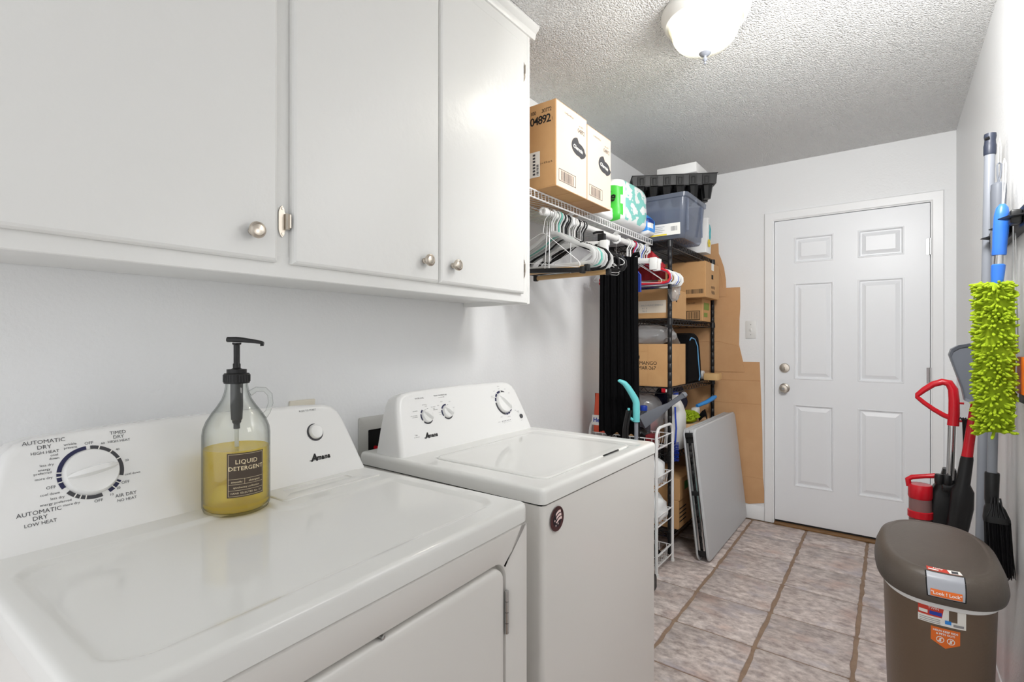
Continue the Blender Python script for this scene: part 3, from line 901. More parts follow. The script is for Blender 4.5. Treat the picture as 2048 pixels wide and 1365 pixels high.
lb = MB(); quad(lb, lambda u, v: pl(u, v, .0005), -.0345, .0345, .040, .126, 24, 1)
M_lab = mat('label_brown', (74, 62, 52), .5)
label = obj('label', lb, M_lab, jug, angle=0, label='dark brown rectangular label')
tb = MB(); fn = lambda u, v: pl(u, v, .0008)
W = .0322
for (u0, u1, v0, v1) in ((-W, W, .1232, .1237), (-W, W, .0425, .0430), (-W, -W + .0005, .0425, .1237), (W - .0005, W, .0425, .1237), (-W, W, .0755, .0760), (-W, W, .0650, .0655), (-W, W, .0535, .0540), (-.004, -.0035, .0655, .0755)):
    quad(tb, fn, u0, u1, v0, v1, 16, 1)
text_mb(tb, 'LIQUID', .0118, fn, at=(0, .1085), space=1.08, bold=.0001)
text_mb(tb, 'DETERGENT', .0112, fn, at=(0, .0955), space=1.04, bold=.0001)
text_mb(tb, 'smooths', .0056, fn, at=(-.018, .0702), shear=.3); text_mb(tb, 'detergent', .0056, fn, at=(.014, .0704), shear=.3)
text_mb(tb, 'apothecary collection', .0052, fn, at=(0, .0592), shear=.3, space=1.05)
text_mb(tb, 'HAND SELECTED No. 27', .0046, fn, at=(0, .0480), space=1.15)
obj('label_lettering', tb, mat('label_cream', (232, 216, 178), .5), label, angle=0, kind='stuff')
pump = MB()
pump.lathe([(0, .258), (.0235, .258), (.0242, .260), (.0242, .2765), (.0225, .2785), (.0185, .279), (.0185, .2865), (.010, .2875), (.0072, .289), (.0072, .297), (.0058, .299), (.0058, .336), (.0085, .338), (.0085, .341), (0, .341)], (BX, BY, BZ), 36)
pump.lathe([(0, .165), (.006, .165), (.006, .175), (.0085, .178), (.0085, .182), (.0105, .184), (.0118, .21), (.0118, .258), (0, .258)], (BX, BY, BZ), 24)
pc = obj('pump', pump, M_black, jug, angle=40)
kn = MB()
for k in range(28):
    t = 2 * PI * k / 28
    kn.tube([(BX + .0240 * math.cos(t), BY + .0240 * math.sin(t), BZ + .2612), (BX + .0240 * math.cos(t), BY + .0240 * math.sin(t), BZ + .2755)], .0012, 5)
obj('collar_ribs', kn, M_black, pc, kind='stuff')
sp = MB(); d = Vector((math.cos(math.radians(50)), math.sin(math.radians(50)), 0)); q = Vector((-d.y, d.x, 0))
rr = []
for t, hz, w, th in ((-.0180, .3470, .0065, .0080), (-.0165, .3475, .0080, .0105), (.0, .3475, .0085, .0110), (.012, .3465, .0080, .0100), (.034, .3435, .0066, .0080), (.046, .3415, .0058, .0068), (.051, .3395, .0050, .0060)):
    c = Vector((BX, BY, BZ + hz)) + d * t
    rr.append([c + q * a * w + Vector((0, 0, b * th / 2)) for a, b in ((1, -.6), (1, .4), (.6, 1), (-.6, 1), (-1, .4), (-1, -.6), (-.6, -1), (.6, -1))])
sp.rings(rr); sp.tube([Vector((BX, BY, BZ + .3385)) + d * .0475, Vector((BX, BY, BZ + .334)) + d * .0478], .0036, 8)
obj('pump_spout', sp, M_black, jug)
obj('dip_tube', MB().tube([(BX, BY, BZ + .012), (BX, BY, BZ + .168)], .0042, 12), mat('milky_tube', (226, 228, 222), .3, trans=.3), jug)

# ---------------------------------------------------------------- things on the wall behind the machines
t = thing('washer_outlet_box', 'grey recessed washer outlet box in the wall between dryer and washer consoles', 'outlet box', (0, 1.16, .9))
ob = MB(); fr_ = [[(.0005, y, z) for y, z in rrect(.115, .085, .006, 2, 1.172, .896)], [(.006, y, z) for y, z in rrect(.115, .085, .006, 2, 1.172, .896)],
    [(.008, y, z) for y, z in rrect(.112, .082, .005, 2, 1.172, .896)], [(.008, y, z) for y, z in rrect(.080, .056, .003, 2, 1.172, .880)], [(.001, y, z) for y, z in rrect(.079, .055, .003, 2, 1.172, .880)]]
ob.rings(fr_, cap0=True, cap1=False)
obj('box_frame', ob, mat('outlet_grey', (192, 191, 186), .5), t, angle=30)
obj('box_recess', MB().box(.0011, .0018, 1.094, 1.250, .826, .934), M_dark, t, angle=0)
v = obj('valve', MB().tube([(.009, 1.120, .872), (.026, 1.120, .872)], .007, 10), M_red, t, label='red valve knob')
t = thing('cable_plate', 'small ivory wall plate whose top edge shows above the dryer console', 'wall plate', (0, .852, 1.005))
obj('plate', MB().rbox(.0, .009, .8105, .893, .95, 1.0615, .003), M_beige, t)
obj('plate_insert', MB().rbox(.0085, .0125, .832, .872, .97, 1.035, .002), M_beige, t)

# ---------------------------------------------------------------- wire shelf, rod and what is on it
sh = thing('wire_shelf', 'white ventilated wire shelf on the left wall above the clothes rod', 'shelf', (0, 2.27, 1.838))
SY0, SY1, SZ = 1.61, 2.893, 1.838
lip = MB()
for zz, xx in ((SZ + .0012, .306), (SZ - .030, .308)): lip.tube([(xx, SY0, zz), (xx, SY1, zz)], .0034, 8)
obj('front_rail', lip, M_wire, sh)
lv = MB(); n = int((SY1 - SY0) / .0254)
for k in range(n + 1):
    y = SY0 + (SY1 - SY0) * k / n
    lv.tube([(.002, y, SZ + .003), (.303, y, SZ + .003), (.3065, y, SZ), (.308, y, SZ - .030)], .0016, 6)
obj('deck_wires', lv, M_wire, sh, kind='stuff')
lr = MB()
for xx in (.006, .155): lr.tube([(xx, SY0, SZ - .001), (xx, SY1, SZ - .001)], .003, 8)
obj('back_rail', lr, M_wire, sh)
for y in (1.97, 2.45, 2.86):
    br = MB()
    br.ribbon([(.306, y, SZ - .026), (.292, y, SZ - .030), (.012, y, SZ - .205), (.004, y, SZ - .213), (.004, y, SZ - .235)], .019, .0035, (.68, 0, -.73) if False else (0, 1, 0))
    obj('bracket', br, M_wire, sh)
    obj('rod_hook', MB().ribbon([(.278, y + .012, SZ - .036), (.300, y + .012, SZ - .05), (.300, y + .012, SZ - .075), (.285, y + .012, SZ - .083), (.268, y + .012, SZ - .078), (.262, y + .012, SZ - .066)], .012, .010, (0, 1, 0)), M_wire, sh)
RX, RZ = .281, 1.779
rod = thing('clothes_rod', 'white closet rod hung under the wire shelf', 'rod', (RX, 2.3, RZ))
obj('rod_tube', MB().tube([(RX, 1.765, RZ), (RX, 2.905, RZ)], .0148, 18), M_wplas, rod)
obj('end_cap', MB().lathe([(.0, -.002), (.008, -.002), (.0095, -.006), (.0165, -.006), (.0172, -.003), (.0172, .016), (.0152, .018), (0, .018)], (RX, 1.762, RZ), 24, 'y'), M_wplas, rod)

def carton(name, label, cat, x0, x1, y0, y1, z0, z1, faces_mat, open_top=False, group=None, flap=.0):
    """closed corrugated box: body, seams of the bottom and top flaps"""
    t = thing(name, label, cat, ((x0 + x1) / 2, (y0 + y1) / 2, z0), 0, group)
    b = MB().rbox(x0, x1, y0, y1, z0 + .0015, z1 - .0015, .003, 1)
    body = obj('box_body', b, faces_mat, t, angle=30)
    ym = (y0 + y1) / 2
    for zz, s in ((z0, -1), (z1, 1)):
        for a, c in ((y0 + .001, ym - .0015), (ym + .0015, y1 - .001)):
            obj('flap', MB().box(x0 + .001, x1 - .001, a, c, zz + (-.0002 if s < 0 else -.0035), zz + (.0035 if s < 0 else .0002)), faces_mat, t, angle=0)
    return t, body
# two printed tissue cartons (mascot left out)
for k, (y0, y1, lab) in enumerate(((1.671, 1.9185, 'tissue carton nearest the cabinet, its brown end marked 04892'), (1.921, 2.150, 'tissue carton behind its twin on the shelf, next to the toilet paper pack'))):
    z1 = 2.180 if k == 0 else 2.166
    t, bd_ = carton('tissue_carton', lab, 'box', .12, .400, y0, y1, SZ + .0052, z1, M_cardside if k == 0 else M_card, group='tissue cartons on the wire shelf')
    f0 = plane((.400, y0, SZ), (0, 1, 0), (0, 0, 1), (1, 0, 0), .0003)
    w = y1 - y0; h = z1 - SZ
    fc = MB(); quad(fc, f0, .002, w - .002, .007, h - .003)
    fcb = obj('printed_face', fc, M_cardpink, t, angle=0, label='pale printed front face')
    fn = plane((.400, y0, SZ), (0, 1, 0), (0, 0, 1), (1, 0, 0), .0008)
    pr_ = MB()
    frame_line(pr_, fn, w * .08, w * .62, .030, .078, .0022); barcode(pr_, fn, w * .15, w * .55, .034, .072, 18, k)
    text_mb(pr_, '12 MEGA ROLLS', .010, fn, at=(w * .40, h * .905))
    text_mb(pr_, '04892', .026, fn, at=(w * .80, h * .80), space=.9); text_mb(pr_, '100  30772', .008, fn, at=(w * .80, h * .86))
    obj('print', pr_, M_ink, fcb, angle=0, kind='stuff')
    lg = MB(); o = []
    for a in range(26):
        q = 2 * PI * a / 26
        u, v = .055 * math.cos(q) , .033 * math.sin(q)
        if u > 0.015 and v < 0: u *= 1.25; v *= 1.25
        if v > 0: v *= (1.25 if u < 0 else .7)
        o.append(fn(w * .70 + u, h * .585 + v))
    lg.add(o, [tuple(range(len(o)))])
    obj('logo_badge', lg, M_ink, fcb, angle=0)
    tt = MB(); text_mb(tt, 'Charmin', .0225, lambda u, v: fn(u, v) + Vector((.0005, 0, 0)), at=(w * .69, h * .575), shear=.2, bold=.0006, rot=-.12)
    obj('logo_lettering', tt, M_inkw, fcb, angle=0, kind='stuff')
    if k == 0:
        fe = plane((.400, y0, SZ), (-1, 0, 0), (0, 0, 1), (0, -1, 0), .0004)
        fe = lambda u, v: Vector((.40 - .1 + u, y0 - .0006, SZ + v))
        e = MB(); text_mb(e, '04892', .046, fe, at=(.028, h * .80), space=.84, bold=.0008); text_mb(e, '100      30772', .022, fe, at=(.030, h * .90), space=.84)
        text_mb(e, '1', .018, fe, at=(.083, h * .785)); text_mb(e, ') = 9.9 cu ft', .012, fe, at=(.055, h * .30))
        obj('end_print', e, M_inkk, bd_, angle=0, kind='stuff')
        ls = MB(); quad(ls, lambda u, v: Vector((.3 + u, y0 - .0007, SZ + v)), -.05, .026, h * .155, h * .45)
        obj('paper_label', ls, M_inkw, bd_, angle=0)
        e2 = MB(); fe2 = lambda u, v: Vector((.3 + u, y0 - .0011, SZ + v))
        for q in range(7): quad(e2, fe2, -.008, .004, h * (.18 + .037 * q), h * (.18 + .037 * q) + .008)
        barcode(e2, lambda u, v: fe2(v, u), h * .17, h * .30, .010, .02, 9, 3)
        obj('label_print', e2, M_ink, bd_, angle=0, kind='stuff')

# toilet paper pack: wrapped rolls with a green end and aqua clouds
t = thing('toilet_paper_pack', 'soft white toilet paper pack with green end and aqua clouds on the shelf', 'toilet paper', (.2, 2.56, SZ + .005))
def pack(x0, x1, y0, y1, z0, z1, seed, puff=.03, m=14, bump=.006):
    mb = MB(); bm = bmesh.new()
    bmesh.ops.create_cube(bm, size=2)
    bmesh.ops.subdivide_edges(bm, edges=bm.edges[:], cuts=m, use_grid_fill=True)
    for v in bm.verts:
        c = v.co.copy(); n_ = c.normalized()
        e = 6.0
        L = (abs(c.x) ** e + abs(c.y) ** e + abs(c.z) ** e) ** (1 / e)
        c = c / L
        k = 1 + bump * 8 * noise.noise(n_ * 3.2 + Vector((seed, 2, 1)))*.5
        v.co = Vector(((x0 + x1) / 2 + c.x * (x1 - x0) / 2 * k, (y0 + y1) / 2 + c.y * (y1 - y0) / 2 * k, z0 + (c.z * min(k, 1.0) + 1) / 2 * (z1 - z0)))
    return mb.bm(bm)
pb = pack(.05, .352, 2.375, 2.750, SZ + .0055, 2.085, 4)
def cloud(u, v): return noise.noise(Vector((u * 13, v * 17, 3.3))) > 0.06
M_cloud = bpy.data.materials.new('cloud_film'); M_cloud.use_nodes = True
nt = M_cloud.node_tree; b = nt.nodes['Principled BSDF']; b.inputs['Roughness'].default_value = .3
tc = nt.nodes.new('ShaderNodeTexCoord'); mp = nt.nodes.new('ShaderNodeMapping'); mp.inputs['Scale'].default_value = (1, .8, 1.25); nn = nt.nodes.new('ShaderNodeTexNoise'); nn.inputs['Scale'].default_value = 17; nn.inputs['Detail'].default_value = 2
cr = nt.nodes.new('ShaderNodeValToRGB'); cr.color_ramp.interpolation = 'CONSTANT'
cr.color_ramp.elements[0].color = lin((238, 241, 240)); cr.color_ramp.elements[1].position = .5; cr.color_ramp.elements[1].color = lin((132, 208, 198))
nt.links.new(tc.outputs['Object'], mp.inputs[0]); nt.links.new(mp.outputs[0], nn.inputs['Vector']); nt.links.new(nn.outputs['Fac'], cr.inputs[0]); nt.links.new(cr.outputs[0], b.inputs['Base Color'])
def fm(p):
    c = p.center; n_ = p.normal
    if n_.y < -.45 and c.z < 2.035: return 1
    if (n_.x > .35 or n_.z > .9) and 2.43 < c.y < 2.70 and c.z > 1.87 : return 2
    return 0
body = obj('film_wrap', pb, M_packw, t, angle=0, mats=[M_green, M_cloud], fmat=fm)
for p in body.data.polygons: p.use_smooth = True
tl = MB(); text_mb(tl, 'Wiile', .07, lambda u, v: Vector((.245 + u, 2.3655, 1.985 + v)), shear=.2, bold=.002, rot=-.2)
obj('pack_lettering', tl, M_inkk, t, angle=0, kind='stuff')
t2 = thing('paper_towel_pack', 'white pack with pale green edge lying on the shelf in front of the toilet paper', 'paper pack', (.2, 2.26, SZ + .005))
obj('film_wrap', pack(.08, .325, 2.165, 2.360, SZ + .0055, 1.915, 9, bump=.005), M_packw, t2, mats=[mat('pack_pale_green', (196, 232, 170), .4)], fmat=lambda p: 1 if p.center.z > 1.895 and p.normal.z > .3 else 0, angle=60)
tg = obj('snack_bag', MB().blob((.16, 2.50, 2.112), (.05, .045, .03), .35, 3, 5, 2), mat('olive_print', (140, 160, 92), .5, mottle=(40, (60, 80, 40), .9, (1, 1, 1)))); tag(tg, 'small crumpled olive green bag on top of the toilet paper pack', 'bag')
# blue wipes pack
t = thing('wipes_pack', 'blue and white soft wipes pack beside the clear bin at the end of the shelf', 'wipes', (.24, 2.88, SZ + .005))
w = pack(.10, .345, 2.758, 2.862, SZ + .0055, 1.992, 12, bump=.005)
for i, p in enumerate(w.v):
    w.v[i] = (p[0] - max(0, p[2] - 1.93) * .9, p[1], p[2])
obj('film_wrap', w, M_packb, t, mats=[M_packw, mat('pack_navy', (24, 54, 130), .4)], fmat=lambda p: 1 if p.center.z < 1.868 or (1.885 < p.center.z < 1.915 and p.normal.x > .3 and p.center.y < 2.81) else (2 if (1.915 < p.center.z < 1.945 and p.normal.x > .3 and p.center.y < 2.83) else 0), angle=60)

# ---------------------------------------------------------------- black wire rack in the far corner
RX0, RX1, RY0, RY1 = .035, .405, 2.917, 3.80
rack = thing('wire_rack', 'tall black wire storage rack in the far left corner', 'rack', (.22, 3.36, 0))
for x in (RX0, RX1):
    for y in (RY0, RY1):
        zt = 1.8285
        p = MB(); pr_ = [(0, 0), (.0128, 0), (.0128, .01)]
        z = .04
        while z < zt - .02:
            pr_ += [(.0128, z), (.0118, z + .001), (.0118, z + .003), (.0128, z + .004)]; z += .0508
        pr_ += [(.0128, zt - .006), (.010, zt), (0, zt)]
        obj('post', p.lathe(pr_, (x, y, 0), 16), M_blackm, rack, angle=50)
SHELVES = [1.828, 1.374, .968, .575, .13]
for z in SHELVES:
    s_ = MB()
    for (a, c) in (((RX0, RY0), (RX1, RY0)), ((RX1, RY0), (RX1, RY1)), ((RX1, RY1), (RX0, RY1)), ((RX0, RY1), (RX0, RY0))):
        for dz in (0, -.032): s_.tube([(a[0], a[1], z - .004 + dz), (c[0], c[1], z - .004 + dz)], .0030, 6)
        Ln = math.hypot(c[0] - a[0], c[1] - a[1]); n = int(Ln / .026); pts = []
        for k in range(n + 1):
            f = k / n
            pts.append((a[0] + (c[0] - a[0]) * f, a[1] + (c[1] - a[1]) * f, z - .006 - (.026 if k % 2 else 0)))
        s_.tube(pts, .0021, 5)
    for cx in (RX0, RX1):
        for cy in (RY0, RY1): s_.lathe([(.0135, z - .038), (.0185, z - .038), (.0165, z - .001), (.0130, z - .001)], (cx, cy, 0), 14)
    shf = obj('shelf_frame', s_, M_blackm, rack, angle=50)
    w_ = MB(); n = int((RY1 - RY0) / .0255)
    for k in range(1, n):
        y = RY0 + (RY1 - RY0) * k / n
        w_.tube([(RX0, y, z), (RX1, y, z)], .0018, 5)
    for x in (.125, .22, .315): w_.tube([(x, RY0, z - .005), (x, RY1, z - .005)], .0028, 5)
    obj('shelf_wires', w_, M_blackm, shf, kind='stuff')
Z1, Z2, Z3, Z4 = (SHELVES[0] + .0022, SHELVES[1] + .0022, SHELVES[2] + .0022, SHELVES[3] + .0022)

# clear bin on the rack top
t = thing('clear_bin', 'clear plastic storage bin full of grey blue cloth on top of the black rack', 'storage bin', (.31, 3.06, Z1))
bx0, bx1, by0, by1, bz = .085, .518, 2.868, 3.262, Z1 + .019
rr = []
def rr_(x0, x1, y0, y1, r, n=5): return rrect((x1 - x0) / 2, (y1 - y0) / 2, r, n, (x0 + x1) / 2, (y0 + y1) / 2)
def lvl(z, e, r=.03): return [(x, y, z) for x, y in rr_(bx0 + e, bx1 - e, by0 + e, by1 - e, r)]
bn = MB().rings([lvl(bz - .018, .030), lvl(bz, .022), lvl(bz + .21, .008), lvl(bz + .213, .0), lvl(bz + .236, -.002), lvl(bz + .236, .003), lvl(bz + .21, .0115), lvl(bz + .004, .026)])
bin_ = obj('bin_wall', bn, M_clear, t, angle=40)
rb = MB()
for (x0, x1, y0, y1) in ((.492, .520, by0 + .03, by0 + .040), (.492, .521, by1 - .10, by1 - .09)): rb.rbox(bx1 - .012, bx1 + .001, y0, y1, bz + .02, bz + .205, .003)
obj('corner_rib', rb, M_clear, t, kind='stuff')
lab = MB(); quad(lab, lambda u, v: Vector((u, by0 + .0135 - (v - bz) * .058 + .0, v)), .30, .478, bz + .002, bz + .068)
lb_ = obj('bin_label', lab, M_inkw, t, angle=0, label='white paper label on the bin')
ll = MB(); fl = lambda u, v: Vector((u, by0 + .0128 - (v - bz) * .058, v))
barcode(ll, fl, .425, .463, bz + .024, bz + .050, 14, 5)
for q in range(4): quad(ll, fl, .318, .318 + .07 - .012 * (q % 2), bz + .052 - q * .010, bz + .0545 - q * .010)
obj('label_print', ll, M_inkl, lb_, angle=0, kind='stuff')
yl = MB(); quad(yl, fl, .301, .40, bz + .003, bz + .011); obj('label_stripe', yl, M_yel, lb_, angle=0)
cl = obj('folded_cloth', pack(bx0 + .045, bx1 - .045, by0 + .045, by1 - .05, bz + .006, bz + .175, 3, bump=.01), mat('grey_blue_cloth', (92, 104, 130), .8, mottle=(9, (134, 144, 164), .9, (1, 1, 1)), bump=(12, .02, 3))); tag(cl, 'grey blue folded cloth filling the clear bin', 'cloth')
# black plant tray on the bin, white foam block in it
ta = math.radians(29.3)
tray = thing('plant_tray', 'black plastic nursery plant tray resting upside up on the clear bin', 'tray', (.143, 2.998, 2.125), ta)
TL, TW = .500, .235
rim = MB()
def trl(x0, x1, y0, y1, z): return [(x0, y0, z), (x1, y0, z), (x1, y1, z), (x0, y1, z)]
rim.rings([trl(0, TL, 0, TW, .085), trl(-.004, TL + .004, -.004, TW + .004, .145), trl(-.008, TL + .008, -.008, TW + .008, .146), trl(-.008, TL + .008, -.008, TW + .008, .149), trl(.006, TL - .006, .006, TW - .006, .149), trl(.010, TL - .010, .010, TW - .010, .085)], loop=True, cap0=False, cap1=False)
fl_ = obj('tray_rim', rim, M_black, tray, local=True, angle=20)
for k in range(6):
    x = .028 + k * .0775
    pn = MB()
    pn.box(x, x + .046, -.0115, -.002, .080, .139)
    obj('rim_buttress', pn, M_black, tray, local=True, angle=20)
    pn = MB(); pn.rings([[(x + .012, -.0123, .086), (x + .034, -.0123, .086), (x + .034, -.0123, .128), (x + .012, -.0123, .128)], [(x + .015, -.0148, .086), (x + .031, -.0148, .086), (x + .031, -.0148, .124), (x + .015, -.0148, .124)]])
    obj('rim_boss', pn, M_black, tray, local=True, angle=20)
for k in range(2):
    obj('end_slot', MB().box(-.0125, -.006, .05 + k * .09, .10 + k * .09, .09, .135), M_black, tray, local=True, angle=20)
for k in range(6):
    for j in range(3):
        x, y = .045 + k * .082, .042 + j * .076
        c = MB().rings([[(x + .022 * math.cos(q), y + .022 * math.sin(q), .0015) for q in (PI / 4 * i for i in range(8))], [(x + .036 * math.cos(q), y + .036 * math.sin(q), .0855) for q in (PI / 4 * i for i in range(8))]])
        obj('cup', c, M_black, tray, local=True, angle=30)
t = obj('foam_block', MB().rbox(.238, .487, 3.148, 3.375, 2.2748, 2.338, .006), M_white); tag(t, 'white foam block lying in the black plant tray under the ceiling', 'foam')
# paper bag with a yellow flower hanging behind the bin
t = thing('paper_bag', 'white paper bag with a yellow flower print behind the clear bin', 'bag', (.36, 3.52, Z1))
pgb = MB().rings([[(x, y, Z1 + .0005) for x, y in rr_(.23, .455, 3.46, 3.58, .01, 2)], [(x, y, Z1 + .13) for x, y in rr_(.222, .462, 3.47, 3.57, .01, 2)], [(x, y, Z1 + .235) for x, y in rr_(.225, .458, 3.495, 3.545, .01, 2)]])
pbg = obj('bag_body', pgb, M_white, t, angle=30)
fw_ = MB()
for k in range(6):
    q = PI / 3 * k
    fw_.blob((.464, 3.505 + .018 * math.cos(q), Z1 + .065 + .018 * math.sin(q)), (.002, .015, .012), .1, 2, k, 1)
obj('flower_print', fw_, M_yel, pbg, kind='stuff')
obj('teal_leaf_print', MB().blob((.462, 3.53, Z1 + .135), (.003, .02, .055), .4, 3, 2, 2), mat('teal_print', (60, 176, 186), .6), pbg)

# cartons on the rack
t, b_ = carton('cardboard_box', 'brown box with clear taped label beside the hung clothes on the upper rack shelf', 'box', .055, .385, 2.935, 3.275, Z2 + .0006, 1.552, M_cardside)
lb1 = MB(); quad(lb1, lambda u, v: Vector((u, 2.9343, v)), .20, .377, 1.408, 1.482); quad(lb1, lambda u, v: Vector((.3856, u, v)), 2.936, 2.985, 1.408, 1.482)
lb1o = obj('taped_label', lb1, mat('taped_paper', (226, 214, 196), .12), t, angle=0)
lt = MB(); text_mb(lt, 'SOLO HUNG SPRINGS', .014, lambda u, v: Vector((.29 + u, 2.9336, 1.454 + v))); text_mb(lt, 'H I  K', .014, lambda u, v: Vector((.245 + u, 2.9336, 1.436 + v))); text_mb(lt, 'No.2', .014, lambda u, v: Vector((.245 + u, 2.9336, 1.420 + v)))
obj('label_print', lt, M_inkl, lb1o, angle=0, kind='stuff')
obj('hand_hole', MB().box(.3852, .3858, 3.08, 3.10, 1.478, 1.508), M_dark, t, angle=0)
t, b_ = carton('cardboard_box', 'small brown box with a framed barcode and green stamp on the upper rack shelf', 'box', .10, .408, 3.545, 3.74, Z2 + .0006, 1.530, M_cardside)
bc = MB(); fb = lambda u, v: Vector((u, 3.5441, v))
frame_line(bc, fb, .300, .392, 1.386, 1.448, .004); barcode(bc, fb, .308, .384, 1.393, 1.441, 16, 8); text_mb(bc, '00 CHEZ', .013, fb, at=(.335, 1.500))
obj('print', bc, M_inkk, b_, angle=0, kind='stuff')
gs = MB(); fg = lambda u, v: Vector((.4088, u, v))
quad(gs, fg, 3.575, 3.70, 1.455, 1.505); quad(gs, fg, 3.575, 3.66, 1.405, 1.435)
obj('green_stamp', gs, mat('stamp_green', (130, 148, 70), .7), b_, angle=0)
t, b_ = carton('cardboard_box', 'large brown box with a hand hole stacked over the barcode box', 'box', .14, .462, 3.43, 3.755, 1.5312, 1.768, M_cardside)
obj('hand_hole', MB().box(.4618, .4626, 3.565, 3.605, 1.66, 1.69), M_dark, t, angle=0)
pr_ = MB(); barcode(pr_, lambda u, v: Vector((u, 3.4292, v)), .335, .452, 1.556, 1.585, 24, 6)
text_mb(pr_, 'FRUTAS', .026, lambda u, v: Vector((.4628, 3.60 + u, 1.603 + v)), space=.9); text_mb(pr_, 'PAPA', .036, lambda u, v: Vector((.4628, 3.60 + u, 1.568 + v)), space=.9)
obj('print', pr_, M_inkk, b_, angle=0, kind='stuff')
tp = MB(); quad(tp, lambda u, v: Vector((.4627, u, v)), 3.56, 3.62, 1.72, 1.767); obj('packing_tape', tp, M_inkw, b_, angle=0)
t, b_ = carton('cardboard_box', 'brown mango box with an open top on the middle rack shelf', 'box', .05, .400, 2.912, 3.216, Z3 + .0006, 1.222, M_cardside)
pr_ = MB(); fm_ = lambda u, v: Vector((u, 2.9112, v))
text_mb(pr_, 'MANGO', .030, fm_, at=(.275, 1.107), space=.95); text_mb(pr_, 'MAR-267', .030, fm_, at=(.268, 1.078), space=.95); text_mb(pr_, 'F', .03, fm_, at=(.20, 1.112))
obj('print', pr_, M_inkk, b_, angle=0, kind='stuff')
obj('hand_hole', MB().rbox(.19, .222, 2.9105, 2.9115, 1.133, 1.153, .0004), M_dark, b_, angle=0)
obj('flap_edge', MB().box(.2735, .2755, 2.9108, 2.9116, Z3 + .002, 1.220), M_cardside, b_, angle=0)
obj('flap_edge', MB().box(.06, .2735, 2.9108, 2.9116, 1.178, 1.180), M_cardside, b_, angle=0)
pbag = obj('plastic_bag', MB().blob((.235, 3.0, 1.278), (.165, .065, .062), .22, 2.4, 31, 4, flat=1.2228), M_film, angle=60); tag(pbag, 'crumpled clear plastic bag on top of the mango box', 'bag')
fs_ = MB(); fs_.rings([[(.37, 3.045, 1.325), (.372, 3.045, 1.328), (.372, 3.20, 1.2265), (.37, 3.20, 1.2235)], [(.30, 3.06, 1.305), (.302, 3.06, 1.308), (.30, 3.19, 1.2265), (.298, 3.19, 1.2235)]])
tag(obj('plastic_sleeve', fs_, M_film, angle=0), 'folded clear plastic sleeve leaning on the mango box top', 'sleeve')
# black zip bag with blue piping
t = thing('zip_bag', 'black zip bag with light blue piping standing beside the mango box', 'bag', (.30, 3.39, Z3))
sec = [(3.236, Z3 + .0006), (3.242, 1.245), (3.262, 1.280), (3.31, 1.292), (3.40, 1.290), (3.455, 1.268), (3.485, 1.21), (3.51, 1.10), (3.528, Z3 + .0006)]
zb = MB(); cy, cz = 3.385, 1.12
zb.rings([[(xx, cy + (y - cy) * k, max(cz + (z - cz) * k, Z3 + .0006)) for y, z in sec] for xx, k in ((.16, .95), (.175, 1), (.395, 1), (.408, .94))])
obj('bag_body', zb, M_velvet, t, angle=40)
obj('piping', MB().tube([(.409, 3.268, 1.245), (.4095, 3.30, 1.262), (.410, 3.37, 1.252), (.411, 3.425, 1.205), (.411, 3.44, 1.13), (.411, 3.462, 1.05), (.411, 3.478, 1.0), (.410, 3.462, Z3 + .006)], .0035, 6), mat('blue_piping', (110, 176, 226), .5), t)
t = obj('wood_offcut', MB().rbox(.40, .49, 3.60, 3.71, Z3 + .0006, Z3 + .046, .002).xf(Matrix.Identity(4)), mat('pale_wood', (214, 176, 122), .6)); tag(t, 'small pale wooden block at the far end of the middle rack shelf', 'wood block')
t = thing('tape_roll', 'small white tape roll behind the pale wooden block', 'tape', (.36, 3.67, Z3))
obj('roll', MB().lathe([(.018, 0), (.03, 0), (.03, .02), (.018, .02)], (0, 0, 0), 24, 'x').xf(Matrix.Translation((.36, 3.67, Z3 + .031))), M_white, t)
obj('core', MB().lathe([(.0155, .001), (.0179, .001), (.0179, .019), (.0155, .019)], (0, 0, 0), 20, 'x').xf(Matrix.Translation((.36, 3.67, Z3 + .031))), M_card, t)
t = obj('cardboard_scrap', MB().poly([(.33, 3.56, Z3 + .001), (.345, 3.60, Z3 + .001), (.36, 3.60, Z3 + .16), (.335, 3.57, Z3 + .11)], (.004, -.002, 0)), M_card2, angle=0); tag(t, 'torn cardboard scrap upright between the zip bag and the wooden block', 'cardboard')
# lower rack shelf
t = thing('white_jug', 'white plastic jug behind the front post on the lower rack shelf', 'jug', (.36, 3.14, Z4))
obj('jug_body', MB().rings([[(x, y, z) for x, y in rr_(.36 - a, .36 + a, 3.14 - b_2, 3.14 + b_2, min(a, b_2) * .7, 5)] for z, a, b_2 in ((Z4 + .0005, .05, .066), (Z4 + .012, .055, .072), (Z4 + .21, .055, .072), (Z4 + .265, .042, .05), (Z4 + .312, .022, .022), (Z4 + .33, .018, .018))]), M_wplas, t, angle=50)
obj('jug_cap', MB().lathe([(0, Z4 + .33), (.02, Z4 + .33), (.02, Z4 + .35), (0, Z4 + .35)], (.36, 3.14, 0), 20), M_blued, t)
t = obj('navy_duffel', MB().blob((.215, 3.46, .82), (.095, .19, .125), .2, 2.2, 12, 4, flat=.7092), M_navy, angle=60); tag(t, 'slumped navy cloth bag behind the lime mitt on the lower rack shelf', 'bag')
t, b_ = carton('cardboard_box', 'flat brown box under the lime dusting mitt on the lower rack shelf', 'box', .12, .438, 3.222, 3.62, Z4 + .0006, .708, M_card2)
bl = MB(); quad(bl, lambda u, v: Vector((u, v, .7093)), .33, .42, 3.32, 3.40); obj('paper_label', bl, M_inkw, b_, angle=0)
